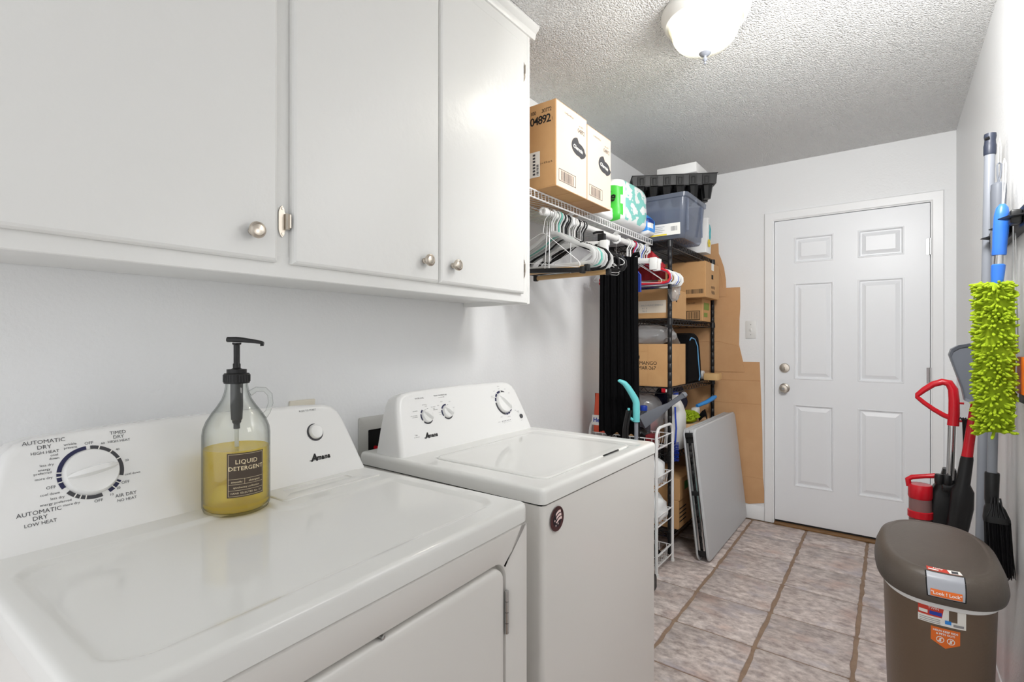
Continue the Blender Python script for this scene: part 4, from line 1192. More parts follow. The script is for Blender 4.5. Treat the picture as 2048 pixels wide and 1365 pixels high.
# lime mitt with a black strap
t = thing('dusting_mitt', 'lime green chenille dusting mitt lying on the flat brown box', 'duster', (.38, 3.32, .71))
core = MB().blob((.375, 3.335, .742), (.06, .10, .034), .15, 2, 4, 3, flat=.7105)
obj('mitt_core', core, M_lime, t)
nd = MB(); rq = random.Random(3)
for k in range(260):
    a, e = rq.uniform(0, 2 * PI), rq.uniform(.05, 1.3)
    d = Vector((math.cos(a) * math.cos(e), math.sin(a) * math.cos(e), math.sin(e)))
    p = Vector((.375 + d.x * .058, 3.335 + d.y * .098, .742 + d.z * .032)); q = p + Vector((d.x * .016, d.y * .016, d.z * .014 + .002))
    nd.tube([p, (p + q) / 2 + Vector((rq.uniform(-.002, .002),) * 3), q], [.0042, .0046, .003], 5)
obj('chenille', nd, M_lime, t, kind='stuff')
obj('strap', MB().ribbon([(.435, 3.37, .735), (.452, 3.40, .762), (.458, 3.435, .768), (.462, 3.455, .735), (.463, 3.458, .7135)], .05, .004, (.95, .2, .1)), M_velvet, t)
t = thing('blue_brush', 'blue handled brush lying across the far end of the lower rack shelf', 'brush', (.42, 3.66, Z4))
obj('handle', MB().tube([(.385, 3.50, .80), (.425, 3.585, .822), (.445, 3.66, .842), (.452, 3.70, .850)], [.012, .014, .016, .011], 12), mat('sky_blue_plastic', (50, 140, 214), .35), t)
obj('brush_head', MB().rbox(.36, .40, 3.45, 3.52, .7105, .792, .008), M_wplas, t)
for k, (z0, z1, lab) in enumerate(((.302, .43, 'upper of two narrow brown cartons on the bottom rack shelf'), (.1328, .3, 'lower of two narrow brown cartons on the bottom rack shelf'))):
    t, b_ = carton('narrow_carton', lab, 'box', .12, .446 - .006 * k, 2.965, 3.30, z0, z1, M_cardside)
    sm_ = MB()
    if k == 0: quad(sm_, lambda u, v: Vector((.4465, u, v)), 3.05, 3.12, .35, .40); obj('green_mark', sm_, mat('mark_green', (70, 130, 60), .7), b_, angle=0)
    else:
        for q in range(4): quad(sm_, lambda u, v: Vector((.4405, u, v)), 2.98, 3.10, .17 + q * .025, .178 + q * .025)
        obj('print', sm_, M_inkk, b_, angle=0, kind='stuff')
for (x, y, r, lab, m_) in ((.20, 3.56, (.14, .17, .11), 'black bag slumped in the dark bottom of the rack', M_velvet),):
    t = obj('black_bag', MB().blob((x, y, SHELVES[4] + .002 + r[2]), r, .2, 2.3, 8, 3, flat=SHELVES[4] + .003), m_, angle=60); tag(t, lab, 'bag')
t = obj('clear_bag', MB().blob((.19, 3.03, .775), (.13, .09, .15), .16, 2.4, 17, 4, flat=Z4 + .001), M_film, angle=60); tag(t, 'clear plastic bag of red wrapped things on the lower rack shelf', 'bag')
t = obj('red_packet', MB().blob((.20, 3.04, .72), (.075, .05, .07), .3, 3, 5, 3, flat=Z4 + .0015), mat('soft_red', (196, 110, 112), .6)); tag(t, 'faded red packet seen through the clear plastic bag', 'packet')

# cardboard sheets tacked to the far wall
def sheet(lab, pts, y, m_, creases):
    t = thing('cardboard_sheet', lab, 'cardboard', (sum(p[0] for p in pts) / len(pts), YF, pts[0][1]))
    b_ = MB().poly([(x, y, z) for x, z in pts], (0, -.004, 0))
    obj('sheet', b_, m_, t, angle=0)
    for c in creases: obj('crease', MB().tube([(x, y - .004, z) for x, z in c], .0024, 5), m_, t)
sheet('lowest cardboard sheet taped beside the door casing', [(.09, .112), (.64, .098), (.7425, .122), (.728, .30), (.724, .60), (.7171, .834), (.7077, 1.093), (.585, 1.093), (.09, 1.10)], YF - .0005, M_card, [[(.1, .80), (.45, .802), (.716, .80)], [(.1, .30), (.5, .295), (.727, .285)], [(.1, .965), (.712, .962)]])
sheet('middle cardboard sheet with a notched edge left of the light switch', [(.09, 1.02), (.612, 1.02), (.6012, 1.094), (.5748, 1.2136), (.578, 1.40), (.583, 1.48), (.5814, 1.621), (.09, 1.635)], YF - .0046, M_card, [[(.2, 1.235), (.44, 1.238), (.50, 1.222), (.574, 1.205)]])
sheet('upper cardboard sheet with a curved torn edge near the rack top', [(.09, 1.56), (.4905, 1.56), (.4874, 1.68), (.474, 1.77), (.452, 1.84), (.438, 1.875), (.4357, 1.949), (.34, 1.94), (.09, 1.95)], YF - .0088, M_card, [[(.47, 1.62), (.455, 1.72), (.43, 1.80)]])

# ---------------------------------------------------------------- grey folding table leaning on the rack
tab = thing('folding_table', 'grey plastic folding table folded in half and leaning against the black rack', 'table', (.585, 3.36, 0))
lean = Matrix.Translation((.634, 0, .0088)) @ Matrix.Rotation(math.radians(-6.4), 4, 'Y')
LT, LH = .013, .738
def leaf(xa, xb, inner_):
    mb = MB(); rr = []
    for ins, x in ((.006, xa), (0, xa + (.006 if xb > xa else -.006)), (0, xb), (.012, xb), (.014, xb + (-.012 if xb > xa else .012))):
        rr.append([(x, y, z) for y, z in rrect(.46 - ins, LH / 2 - ins, .035, 6, 3.36, LH / 2)])
    mb.rings(rr)
    return mb.xf(lean)
obj('front_leaf', leaf(0, -LT, 0), M_tabl, tab, angle=35)
obj('rear_leaf', leaf(-.072, -.072 + LT, 0), M_tabl, tab, angle=35)
for xa_, xb_ in ((-.0588, -.0375), (-.0345, -.0132)): obj('edge_strip', MB().rbox(xa_, xb_, 2.912, 3.80, LH - .030, LH - .004, .003).xf(lean), M_tabl, tab)
cr_ = MB().rbox(-.0590, -.0130, 2.918, 3.80, .02, LH - .034, .006).xf(lean)
obj('inner_frame', cr_, M_black, tab)
for xx in (-.050, -.024):
    lgm = MB().tube([(xx, 2.909, .06), (xx, 2.907, .30), (xx, 2.907, .50), (xx, 2.909, .66)], .0065, 10).xf(lean)
    obj('folded_leg', lgm, M_steel, tab)
for zz in (.035, .365, .69):
    obj('latch', MB().rbox(-.0585, -.0135, 2.900, 2.918, zz, zz + .028, .004).xf(lean), M_black, tab)
bk = MB()
for k in range(16):
    bk.blob((-.035 + .005 * math.sin(k * 2.1), 2.9085, .09 + k * .036), (.011, .006, .022), .3, 3, k, 1)
obj('hinge_cover', bk.xf(lean), M_black, tab, kind='stuff')

# ---------------------------------------------------------------- white wire cart between washer and rack
cart = thing('wire_cart', 'narrow white wire basket cart between the washer and the black rack', 'cart', (.255, 2.71, 0))
CXA, CXB, CYA, CYB, CTZ = .06, .45, 2.589, 2.832, .778
for x in (CXA, CXB):
    pts = [(x, CYA, .012)] + [(x, CYA, CTZ - .05)] + [(x, CYA + .05 - .05 * math.cos(q), CTZ - .05 + .05 * math.sin(q)) for q in (PI / 8, PI / 4, 3 * PI / 8, PI / 2)] + [(x, CYB - .05 + .05 * math.sin(q), CTZ - .05 + .05 * math.cos(q)) for q in (0, PI / 8, PI / 4, 3 * PI / 8, PI / 2)] + [(x, CYB, .012)]
    obj('end_frame', MB().tube(pts, .0082, 12), M_wire, cart)
    for y in (CYA, CYB): obj('foot', MB().lathe([(0, 0), (.011, 0), (.011, .014), (0, .014)], (x, y, 0), 12), M_wplas, cart)
for zb_ in (.652, .443, .234, .026):
    bk = MB(); zt_ = zb_ + .068
    xa, xb, ya, yb = CXA + .010, CXB - .010, CYA + .010, CYB - .010
    for z in (zt_, zb_):
        e = 0 if z == zt_ else .012
        bk.tube([(xa + e, ya + e, z), (xb - e, ya + e, z), (xb - e, yb - e, z), (xa + e, yb - e, z)], .0026, 6, closed=True)
    for k in range(9):
        x = xa + .02 + (xb - xa - .04) * k / 8
        bk.tube([(x, ya, zt_), (x, ya + .012, zb_), (x, yb - .012, zb_), (x, yb, zt_)], .0017, 5)
    for k in range(5):
        y = ya + .03 + (yb - ya - .06) * k / 4
        bk.tube([(xa, y, zt_), (xa + .012, y, zb_), (xb - .012, y, zb_), (xb, y, zt_)], .0017, 5)
    bk.tube([(CXB, CYA, zt_ + .004), (CXB, CYB, zt_ + .004)], .003, 6); bk.tube([(CXB, CYA, zb_ + .018), (CXB, CYB, zb_ + .018)], .003, 6)
    obj('basket', bk, M_wire, cart)
# what the cart holds
def lump(nm, lab, cat, c, r, m_, seed, amp=.25, sub=3, flat=None, group=None):
    o = obj(nm, MB().blob(c, r, amp, 2.5, seed, sub, flat), m_, angle=60); tag(o, lab, cat, group); return o
lump('black_bag', 'shiny black plastic bag in the top basket of the white cart', 'bag', (.300, 2.70, .708), (.062, .055, .052), mat('black_film', (18, 18, 20), .22, bump=(30, .01, 3)), 3, flat=.6555)
lump('black_backpack', 'black fabric bag with a pale buckle rising behind the grey snow brush', 'bag', (.185, 2.73, .79), (.065, .075, .125), M_velvet, 14, flat=.6558)
t = thing('red_carton', 'small dark red carton at the near end of the top basket', 'carton', (.41, 2.64, .655))
obj('carton_body', MB().rbox(.380, .428, 2.612, 2.69, .6555, .735, .002), mat('dark_red_print', (120, 28, 34), .5), t)
qm = MB(); quad(qm, lambda u, v: Vector((.4284, u, v)), 2.622, 2.68, .665, .705); obj('white_print', qm, M_inkw, t, angle=0)
lump('white_bag', 'white plastic bag bulging from the second basket of the cart', 'bag', (.37, 2.71, .520), (.075, .10, .075), M_packw, 21, flat=.4465)
lump('white_bundle', 'white plastic bundle with a knotted top in the third basket', 'bag', (.37, 2.71, .315), (.085, .10, .085), M_packw, 26, flat=.2375)
t = thing('blue_can', 'small blue can in the third basket beside the white bundle', 'can', (.265, 2.64, .237))
obj('can_body', MB().lathe([(0, .2375), (.03, .2375), (.031, .243), (.031, .33), (.026, .338), (0, .338)], (.262, 2.65, 0), 20), M_blued, t)
obj('can_lid', MB().lathe([(0, .3382), (.024, .3382), (.024, .343), (0, .343)], (.262, 2.65, 0), 20), M_steel, t)
lump('black_shoes', 'dark bundle in the lowest basket of the white cart', 'bundle', (.33, 2.71, .072), (.09, .085, .05), M_velvet, 33, flat=.0296)
t = thing('bleach_bottle', 'clear bottle with a blue cap on the top basket of the cart', 'bottle', (.285, 2.79, .66))
obj('bottle_body', MB().lathe([(0, .6552), (.036, .6552), (.038, .665), (.038, .78), (.030, .815), (.018, .828), (.017, .84), (0, .84)], (.300, 2.785, 0), 28), thin('smoky_bottle', (190, 196, 204), .6, .08, (120, 126, 134)), t)
obj('bottle_cap', MB().lathe([(0, .8402), (.020, .8402), (.0205, .843), (.0205, .866), (.019, .869), (0, .869)], (.300, 2.785, 0), 24), M_blued, t)
t = thing('snow_brush', 'slate grey wedge shaped scraper propped over the top of the white cart', 'scraper', (.40, 2.80, .80))
bl = MB(); rr = []
for p, w, th in (((.335, 2.675, .7905), .075, .004), ((.375, 2.745, .829), .060, .010), ((.410, 2.815, .8615), .040, .014), ((.425, 2.845, .875), .028, .022), ((.452, 2.93, .908), .026, .022), ((.462, 2.962, .919), .029, .024)):
    c = Vector(p); d = Vector((.33, .77, .38)).normalized(); sd = d.cross(Vector((.8, -.55, .2))).normalized(); n_ = sd.cross(d).normalized()
    rr.append([c + sd * a * w / 2 + n_ * b * th / 2 for a, b in ((1, .5), (.7, 1), (-.7, 1), (-1, .5), (-1, -.5), (-.7, -1), (.7, -1), (1, -.5))])
obj('blade', bl.rings(rr), M_grey, t)
obj('grip_collar', MB().tube([(.4625, 2.9635, .9195), (.470, 2.985, .928)], [.017, .017], 12), M_greyp, t)
t = thing('bottle_brush', 'long blue bottle brush hanging behind the white cart corner', 'brush', (.447, 2.88, .55))
obj('brush_shaft', MB().tube([(.447, 2.885, .862), (.449, 2.885, .80), (.453, 2.885, .74), (.448, 2.885, .66)], .0052, 8), M_blued, t)
bs = MB(); rq = random.Random(5)
for k in range(150):
    z = .55 + .115 * k / 150; a = rq.uniform(0, 2 * PI)
    bs.tube([(.447, 2.885, z), (.447 + .022 * math.cos(a), 2.885 + .022 * math.sin(a), z + .003)], .0012, 4)
obj('bristles', bs, M_blued, t, kind='stuff')
t = thing('trash_bag_pack', 'orange red trash bag pack half hidden by the black garment beside the wall', 'pack', (.085, 2.66, .72))
hb = MB().rings([[(x, y, z) for x, y in rr_(.072, .166, 2.63 - a, 2.63 + a, .01, 3)] for z, a in ((.7225, .03), (.80, .028), (.88, .016), (.94, .004))])
hbo = obj('bag_body', hb, mat('orange_red_film', (222, 84, 50), .3), t, angle=40)
hl = MB(); fh = lambda u, v: Vector((.112 + u, 2.63 - .030 + (v) * .12, .79 + v))
quad(hl, lambda u, v: fh(u, v) + Vector((0, -.0014, 0)), -.046, .046, -.028, .028); obj('name_panel', hl, M_inkw, hbo, angle=0)
hl = MB(); text_mb(hl, 'Hefty', .034, lambda u, v: fh(u, v) + Vector((0, -.0024, 0)), bold=.001); obj('name_lettering', hl, M_blued, hbo, angle=0, kind='stuff')
t = thing('wicker_basket', 'flat tan basket behind the washer under the black garment', 'basket', (.19, 2.69, .723))
wbk = MB()
for z in (.7245, .745, .765): wbk.tube([(.172, 2.605, z), (.325, 2.605, z), (.325, 2.648, z), (.172, 2.648, z)], .0022, 5, closed=True)
for k in range(9): wbk.tube([(.172 + .153 * k / 8, 2.605, .7245), (.172 + .153 * k / 8, 2.605, .765)], .0018, 5)
obj('wire_frame', wbk, mat('tan_wire', (176, 140, 92), .5), t, kind='stuff')
obj('card_liner', MB().box(.176, .321, 2.61, 2.6135, .7245, .758), M_card2, t, angle=0)
# teal stick vacuum behind the washer
t = thing('teal_vacuum', 'teal handled stick vacuum standing behind the washer', 'vacuum cleaner', (.418, 2.4, 0))
Rv = Vector((.801, .599, 0)); tv = Vector((.418, 2.4, 0))
hs = [(0, .836, .017), (0, .89, .018), (0, .932, .017), (-.006, .950, .017), (-.022, .977, .016), (-.040, 1.006, .015), (-.058, 1.028, .013), (-.071, 1.036, .011), (-.084, 1.041, .008), (-.092, 1.042, .004)]
obj('handle', MB().tube([tv + Rv * a + Vector((0, 0, z)) for a, z, r in hs], [r for a, z, r in hs], 14), M_teal, t)
obj('pole', MB().tube([tv + Vector((0, 0, .10)), tv + Vector((0, 0, .838))], .0098, 14), M_greyp, t)
obj('cord_hook', MB().tube([tv + Rv * -.016 + Vector((0, 0, .845)), tv + Rv * -.034 + Vector((0, 0, .858)), tv + Rv * -.038 + Vector((0, 0, .905))], [.008, .008, .006], 10), M_teal, t)
for k in range(2):
    obj('hose', MB().tube([tv + Rv * a + Vector((.01 * k, -.012 + .014 * k, z)) for a, z in ((-.038, .895), (-.042, .875), (-.052, .83), (-.056, .80), (-.056, .55), (-.045, .30), (-.02, .20))], .0078, 10), M_black, t)
obj('motor_body', MB().rings([[(x + tv.x, y + tv.y, z) for x, y in rrect(a, b, .03, 5)] for z, a, b in ((.09, .06, .05), (.13, .075, .06), (.28, .07, .055), (.36, .035, .035))]), M_teal, t)
obj('floor_head', MB().rbox(tv.x - .11, tv.x + .09, tv.y - .10, tv.y + .06, .0005, .085, .02), M_black, t)

# ---------------------------------------------------------------- hanging clothes and hangers
gm = thing('black_garment', 'long black pleated garment hanging from the closet rod down to the cart', 'garment', (RX, 2.46, RZ))
def folds(u, v, amp):
    return amp * (math.sin(u * 34 + 1.5 * math.sin(v * 2)) + .6 * math.sin(u * 71 + 2.1 + v) + .35 * math.sin(u * 128 + 4 * v))
gx0, gx1 = .188, .405
def gface(side):
    def f(u, v):
        z = .752 + (.93 * v)
        wv = 1 - .05 * v
        x = (gx0 + gx1) / 2 + (u - .5) * (gx1 - gx0) * wv
        if v > .93: z -= .03 * abs(u - .55) * ((v - .93) / .07)
        y = 2.46 + side * (.017 + folds(u, v, .0055)) * (1 if 0 < u < 1 else .15)
        z += .012 * math.sin(u * 17) * (1 - v) ** 8
        return (x, y, z)
    return f
g = MB().grid(gface(-1), 70, 30).grid(gface(1), 70, 30)
obj('fabric', g, M_velvet, gm, angle=0)
for p in gm.children[0].data.polygons: p.use_smooth = True
obj('waistband', MB().tube([(.372, 2.455, 1.672), (.385, 2.455, 1.684), (.405, 2.455, 1.686), (.410, 2.455, 1.668)], [.008, .011, .011, .006], 8), M_velvet, gm)
obj('hanger_hook', MB().tube([(RX, 2.46, 1.682), (RX, 2.46, 1.755), (RX + .016, 2.46, 1.777), (RX + .013, 2.46, 1.795), (RX, 2.46, 1.802), (RX - .014, 2.46, 1.793), (RX - .0165, 2.46, 1.778)], .0018, 6), M_steel, gm)

def hook_pts(rr=.0185):
    return [(0, 0, -.085), (0, 0, -.035)] + [(rr * math.sin(q), 0, rr * math.cos(q) * 1.0 - 0.0) for q in (2.6, 2.1, 1.5, .9, .4, 0, -.5, -1.0, -1.5)]
def mirror(pts): return pts + [(-x, y, z) for x, y, z in reversed(pts) if abs(x) > 1e-6]
def hg_root(label):
    return thing('clothes_hanger', label, 'hanger', (RX, 1.9, RZ), 0, 'hangers on the closet rod')
def h_plastic(label, m_, w=.0165, notch=True, drop=.0):
    t = hg_root(label)
    sh_ = [(0, 0, -.080), (.022, 0, -.082), (.045, 0, -.094), (.075, 0, -.114), (.125, 0, -.136), (.165, 0, -.150), (.192, 0, -.163), (.207, 0, -.182), (.209, 0, -.203), (.198, 0, -.219), (.178, 0, -.224), (0, 0, -.224)]
    obj('frame', MB().ribbon(mirror(sh_), w, .0065, (0, 1, 0), closed=True), m_, t, local=True, angle=40)
    obj('hook', MB().tube(hook_pts(.0195), .0034, 8), m_, t, local=True)
    if notch:
        for s in (-1, 1):
            obj('strap_notch', MB().rbox(s * .150 - .006, s * .150 + .006, -.0038, .0038, -.139, -.133, .0015), M_dark, t, local=True)
    return t
def h_wire(label, m_):
    t = hg_root(label)
    pts = [(0, 0, -.085), (.02, 0, -.092), (.10, 0, -.137), (.19, 0, -.189), (.201, 0, -.199), (.203, 0, -.209), (.195, 0, -.215), (0, 0, -.215)]
    obj('frame', MB().tube(mirror(pts), .0015, 6, closed=True), m_, t, local=True)
    obj('hook', MB().tube(hook_pts(.0185), .0015, 6), m_, t, local=True)
    return t
def h_pant(label, m_, bar):
    t = hg_root(label)
    obj('hook', MB().tube(hook_pts(.019), .0018, 6), M_steel, t, local=True)
    obj('stem', MB().tube([(0, 0, -.085), (0, 0, -.236)], .0022, 6), M_steel, t, local=True)
    obj('bar', MB().rbox(-.19, .19, -.008, .008, -.252, -.232, .006), bar, t, local=True)
    for s in (-1, 1): obj('clamp_end', MB().rbox(s * .19 - .010, s * .19 + .010, -.0105, .0105, -.256, -.228, .004), m_, t, local=True)
    return t
def h_clip(label, m_):
    t = hg_root(label)
    obj('hook', MB().tube(hook_pts(.020), .0038, 8), m_, t, local=True)
    obj('bar', MB().ribbon([(-.175, 0, -.112), (0, 0, -.098), (.175, 0, -.112)], .022, .007, (0, 1, 0)), m_, t, local=True)
    for s in (-1, 1): obj('clip', MB().rbox(s * .150 - .020, s * .150 + .020, -.010, .010, -.162, -.096, .005), m_, t, local=True)
    return t
M_vel = mat('black_hanger', (20, 20, 22), .55); M_tealh = mat('mint_hanger', (110, 190, 176), .4); M_redh = mat('red_hanger', (196, 40, 52), .4); M_blueh = mat('blue_hanger', (44, 84, 186), .4)
L1 = 'in the near bunch of the rod beside the cabinet'
L2 = 'in the far bunch of the rod beyond the black garment'
P = {}
P['g'] = h_plastic('pale grey wide plastic hanger with notched shoulders ' + L1, M_gplas)
P['w'] = h_plastic('white plastic hanger with notched shoulders ' + L2, M_wplas, .0145)
P['k'] = h_plastic('black flat hanger ' + L1, M_vel, .011)
P['m'] = h_plastic('mint green plastic hanger amid the grey ones ' + L1, M_tealh, .013)
P['r'] = h_plastic('red plastic hanger ' + L2, M_redh, .013, False)
P['b'] = h_plastic('blue plastic hanger ' + L2, M_blueh, .013, False)
P['x'] = h_wire('thin white wire hanger ' + L1, M_wire)
P['p'] = h_pant('trouser hanger with pale wooden bar and black ends ' + L1, M_black, M_woodh)
P['n'] = h_pant('black trouser hanger', M_black, M_black)
P['q'] = h_pant('chrome trouser hanger with black clamp ' + L2, M_black, M_steel)
P['c'] = h_clip('white clip hanger with two big clamps ' + L2, M_wplas)
P['v'] = h_clip('white clip hanger with two big clamps ' + L1, M_wplas)
used = set()
rh = random.Random(21)
seq1 = [('x', 1.786, -3, 15), ('n', 1.797, -4, 7), ('p', 1.812, -4, 2), ('g', 1.828, -4, 0), ('g', 1.846, -3, 0), ('g', 1.866, -4, 0), ('m', 1.882, -3, 0), ('g', 1.898, -2, 0), ('k', 1.914, -3, 5), ('g', 1.930, -2, 0), ('k', 1.945, -1, -4), ('k', 1.958, -2, 4), ('g', 1.974, -1, 0), ('p', 1.992, -1, 0), ('x', 2.006, -3, 7), ('v', 2.026, -1, 0), ('k', 2.046, 1, 0), ('x', 2.056, 2, 4), ('x', 2.066, 3, -6), ('k', 2.080, 3, 0), ('x', 2.092, 4, 9), ('k', 2.104, 3, 0), ('x', 2.116, 5, 13)]
seq2 = [('c', 2.602, -2, 0), ('x', 2.626, -1, 8), ('c', 2.650, 0, 0), ('r', 2.674, -1, 0), ('b', 2.692, 0, 0), ('w', 2.708, -1, 0), ('q', 2.726, 0, 0), ('x', 2.740, 1, 12), ('w', 2.754, 0, 0), ('w', 2.770, 1, 0), ('w', 2.786, 0, 0), ('b', 2.802, 1, 0), ('w', 2.818, 0, 0), ('k', 2.834, 1, 0), ('w', 2.850, 0, 0), ('w', 2.868, 1, 0)]
ORD = ['first', 'second', 'third', 'fourth', 'fifth', 'sixth', 'seventh', 'eighth', 'ninth']
KW = {'g': 'pale grey plastic hanger, wide, with notched shoulders', 'm': 'mint green plastic hanger', 'k': 'black flat hanger', 'x': 'thin white wire hanger', 'p': 'trouser hanger with pale wooden bar', 'v': 'white clip hanger',
      'w': 'white plastic hanger', 'c': 'white clip hanger with two clamps', 'r': 'red plastic hanger', 'b': 'blue plastic hanger', 'q': 'chrome trouser hanger', 'n': 'glossy black trouser hanger'}
for seq, far in ((seq1, 0), (seq2, 1)):
    cnt = {}
    tot = {}
    for q in seq: tot[q[0]] = tot.get(q[0], 0) + 1
    for kd, y, a, tl_ in seq:
        c_ = cnt[kd] = cnt.get(kd, 0) + 1
        lab = (ORD[c_ - 1] + ' ' if tot[kd] > 1 else '') + KW[kd] + (' beyond the black garment' if far else ' from the cabinet along the rod' if tot[kd] > 1 else ' in the bunch near the cabinet')
        loc = (RX + rh.uniform(-.004, .004), y, RZ)
        if kd not in used:
            used.add(kd); o = P[kd]
            o.location = loc; o.rotation_euler = (0, math.radians(tl_ * .6), math.radians(a)); o['label'] = lab
        else:
            dup(P[kd], loc, math.radians(a), lab, math.radians(tl_ * .6))
bpy.context.view_layer.update()
# clothes on the far hangers
def shirt(lab, y, m_, w, z0, z1, seed):
    mb = MB()
    def f(s):
        def g_(u, v):
            x = RX + (u - .5) * 2 * w * (1 - .25 * max(0, v - .75) * 4 * abs(u - .5) * 2)
            zt = z1 - abs(u - .5) * .16
            return (x, y + s * (.006 + .003 * math.sin(u * 30 + seed)), z0 + (zt - z0) * v)
        return g_
    mb.grid(f(-1), 24, 8).grid(f(1), 24, 8)
    o = obj('hanging_shirt', mb, m_, angle=60); tag(o, lab, 'shirt')
shirt('dark red shirt hung at the end of the closet rod behind the hangers', 2.893, M_redcl, .105, 1.60, 1.79, 1)
shirt('navy cloth strip hung from a hanger behind the black garment', 2.545, M_bluecl, .10, 1.50, 1.70, 3)
t = thing('black_clip', 'black clamp hanging on the rod between the two bunches of hangers', 'clip', (RX, 2.20, RZ))
obj('clip_body', MB().rbox(.31, .345, 2.19, 2.215, 1.695, 1.755, .004), M_black, t)
obj('clip_arm', MB().tube([(.283, 2.20, 1.7615), (.30, 2.20, 1.765), (.335, 2.20, 1.762), (.335, 2.20, 1.75)], .006, 8), M_black, t)
tag(obj('plastic_bag', MB().blob((.435, 2.905, 1.525), (.035, .03, .05), .4, 3, 44, 3), M_film, angle=60), 'small clear plastic bag caught under the far hangers', 'bag')

# ---------------------------------------------------------------- tools on the right wall
t = thing('wall_tool_rack', 'black tool holder rail fixed to the right wall gripping the handles', 'tool holder', (XR, 2.03, 1.57))
obj('rail', MB().rbox(XR - .022, XR - .0004, 1.86, 2.30, 1.545, 1.60, .004), M_black, t)
for y in (1.89, 2.05, 2.22):
    obj('grip', MB().ribbon([(XR - .02, y - .028, 1.572), (XR - .045, y - .026, 1.570), (XR - .052, y - .016, 1.568), (XR - .040, y - .006, 1.567)], .036, .005, (0, 0, 1)), M_blackm, t)
    obj('grip', MB().rbox(XR - .046, XR - .022, y - .022, y + .022, 1.552, 1.590, .006), M_black, t)
# blue handled chenille duster
t = thing('chenille_duster', 'lime green chenille duster with blue handle hanging on the right wall', 'duster', (1.684, 1.95, 1.0))
hz = [(0, 1.622, .006), (0, 1.612, .013), (0, 1.59, .0165), (0, 1.55, .0170), (0, 1.50, .0155), (0, 1.485, .0160), (0, 1.480, .0150)]
dxp = lambda z: 1.686 - (1.62 - z) * .05
obj('handle', MB().tube([(dxp(z), 1.95, z) for a, z, r in hz], [r for a, z, r in hz], 18), M_blue, t)
obj('pole', MB().tube([(dxp(1.482), 1.95, 1.482), (dxp(1.40), 1.95, 1.40)], .0105, 14), M_steel, t)
obj('lock_collar', MB().tube([(dxp(1.455), 1.95, 1.455), (dxp(1.452), 1.95, 1.452), (dxp(1.425), 1.95, 1.425), (dxp(1.395), 1.95, 1.395)], [.012, .0155, .0145, .0125], 14), M_blue, t)
obj('hang_loop', MB().tube([(1.688, 1.95, 1.618), (1.692, 1.952, 1.68), (1.694, 1.954, 1.735), (1.690, 1.954, 1.75), (1.688, 1.952, 1.735), (1.687, 1.95, 1.68), (1.686, 1.95, 1.618)], .0014, 6), M_wire, t)
cd_ = MB().rings([[(x, y, z) for x, y in rr_(1.676 - a, 1.676 + a, 1.952 - b_2, 1.952 + b_2, min(a, b_2) * .8, 5)] for z, a, b_2 in ((.985, .026, .010), (1.0, .034, .020), (1.2, .036, .022), (1.39, .034, .020), (1.405, .024, .012))])
obj('pad', cd_, M_lime, t)
nd = MB(); rq = random.Random(9)
for k in range(1150):
    z = rq.uniform(.985, 1.408); a = rq.uniform(0, 2 * PI)
    if math.sin(a) > .55 and math.cos(a) > 0: continue
    ex, ey = math.cos(a), math.sin(a)
    p = Vector((1.676 + ex * .032, 1.952 + ey * .018, z))
    d = Vector((ex * .9 + rq.uniform(-.35, .35), ey * 1.0 + rq.uniform(-.35, .35), rq.uniform(-.75, .15))).normalized()
    ln = rq.uniform(.020, .030)
    q = p + d * ln
    if q.x > XR - .019: continue
    m_ = p + d * ln * .55 + Vector((0, 0, -.001))
    nd.tube([p, m_, p + d * ln * .85, q], [.0034, .0040, .0036, .0016], 6)
obj('chenille', nd, M_lime, t, kind='stuff')
# grey pole
t = thing('grey_pole', 'long grey metal pole with dark blue grip end leaning on the right wall', 'pole', (1.660, 2.25, 0))
pz = lambda z: (1.6945 - (1.85 - z) * .0172, 2.25, z)
obj('pole_tube', MB().tube([pz(.0), pz(1.846)], .0138, 18), M_greyp, t)
obj('grip_end', MB().tube([pz(1.845), pz(1.849), pz(1.875), pz(1.880), pz(1.893), pz(1.905), pz(1.914)], [.0150, .0160, .0162, .0150, .0140, .0158, .0150], 18), mat('midnight_plastic', (44, 50, 66), .4), t)
obj('hang_hole', MB().tube([pz(1.896) - Vector((.006, .0145, 0)) if False else tuple(Vector(pz(1.897)) + Vector((-.011, -.0085, 0))), tuple(Vector(pz(1.897)) + Vector((-.004, -.016, 0)))], .005, 10), M_dark, t)
# broom with slate grip
t = thing('broom', 'black bristle broom with slate grey grip hanging bristles down beside the grey pole', 'broom', (1.69, 2.1, .53))
bz_ = lambda z: (1.697 - (1.72 - z) * .0165, 2.10, z)
obj('grip', MB().tube([bz_(1.718), bz_(1.712), bz_(1.69), bz_(1.55), bz_(1.50)], [.010, .0175, .0185, .0158, .0145], 16), M_grey, t)
obj('hang_loop', MB().tube([bz_(1.715), tuple(Vector(bz_(1.74)) + Vector((.004, 0, 0))), tuple(Vector(bz_(1.772)) + Vector((.005, 0, 0))), tuple(Vector(bz_(1.778))), tuple(Vector(bz_(1.772)) - Vector((.004, 0, 0))), tuple(Vector(bz_(1.74)) - Vector((.003, 0, 0))), bz_(1.715)], .0026, 8), M_grey, t)
obj('handle_rod', MB().tube([bz_(1.52), bz_(.82)], .0118, 14), M_greyp, t)
obj('socket', MB().tube([bz_(.842), bz_(.838), bz_(.76), bz_(.742)], [.0165, .0175, .0165, .014], 14), M_black, t)
hd = MB().rings([[(x, y, z) for x, y in rr_(c - a, c + a, 2.10 - b_2, 2.10 + b_2, min(a, b_2) * .8, 4)] for z, c, a, b_2 in ((.758, 1.684, .012, .014), (.735, 1.688, .024, .016), (.705, 1.692, .031, .018), (.693, 1.693, .031, .018))])
obj('broom_head', hd, M_black, t)
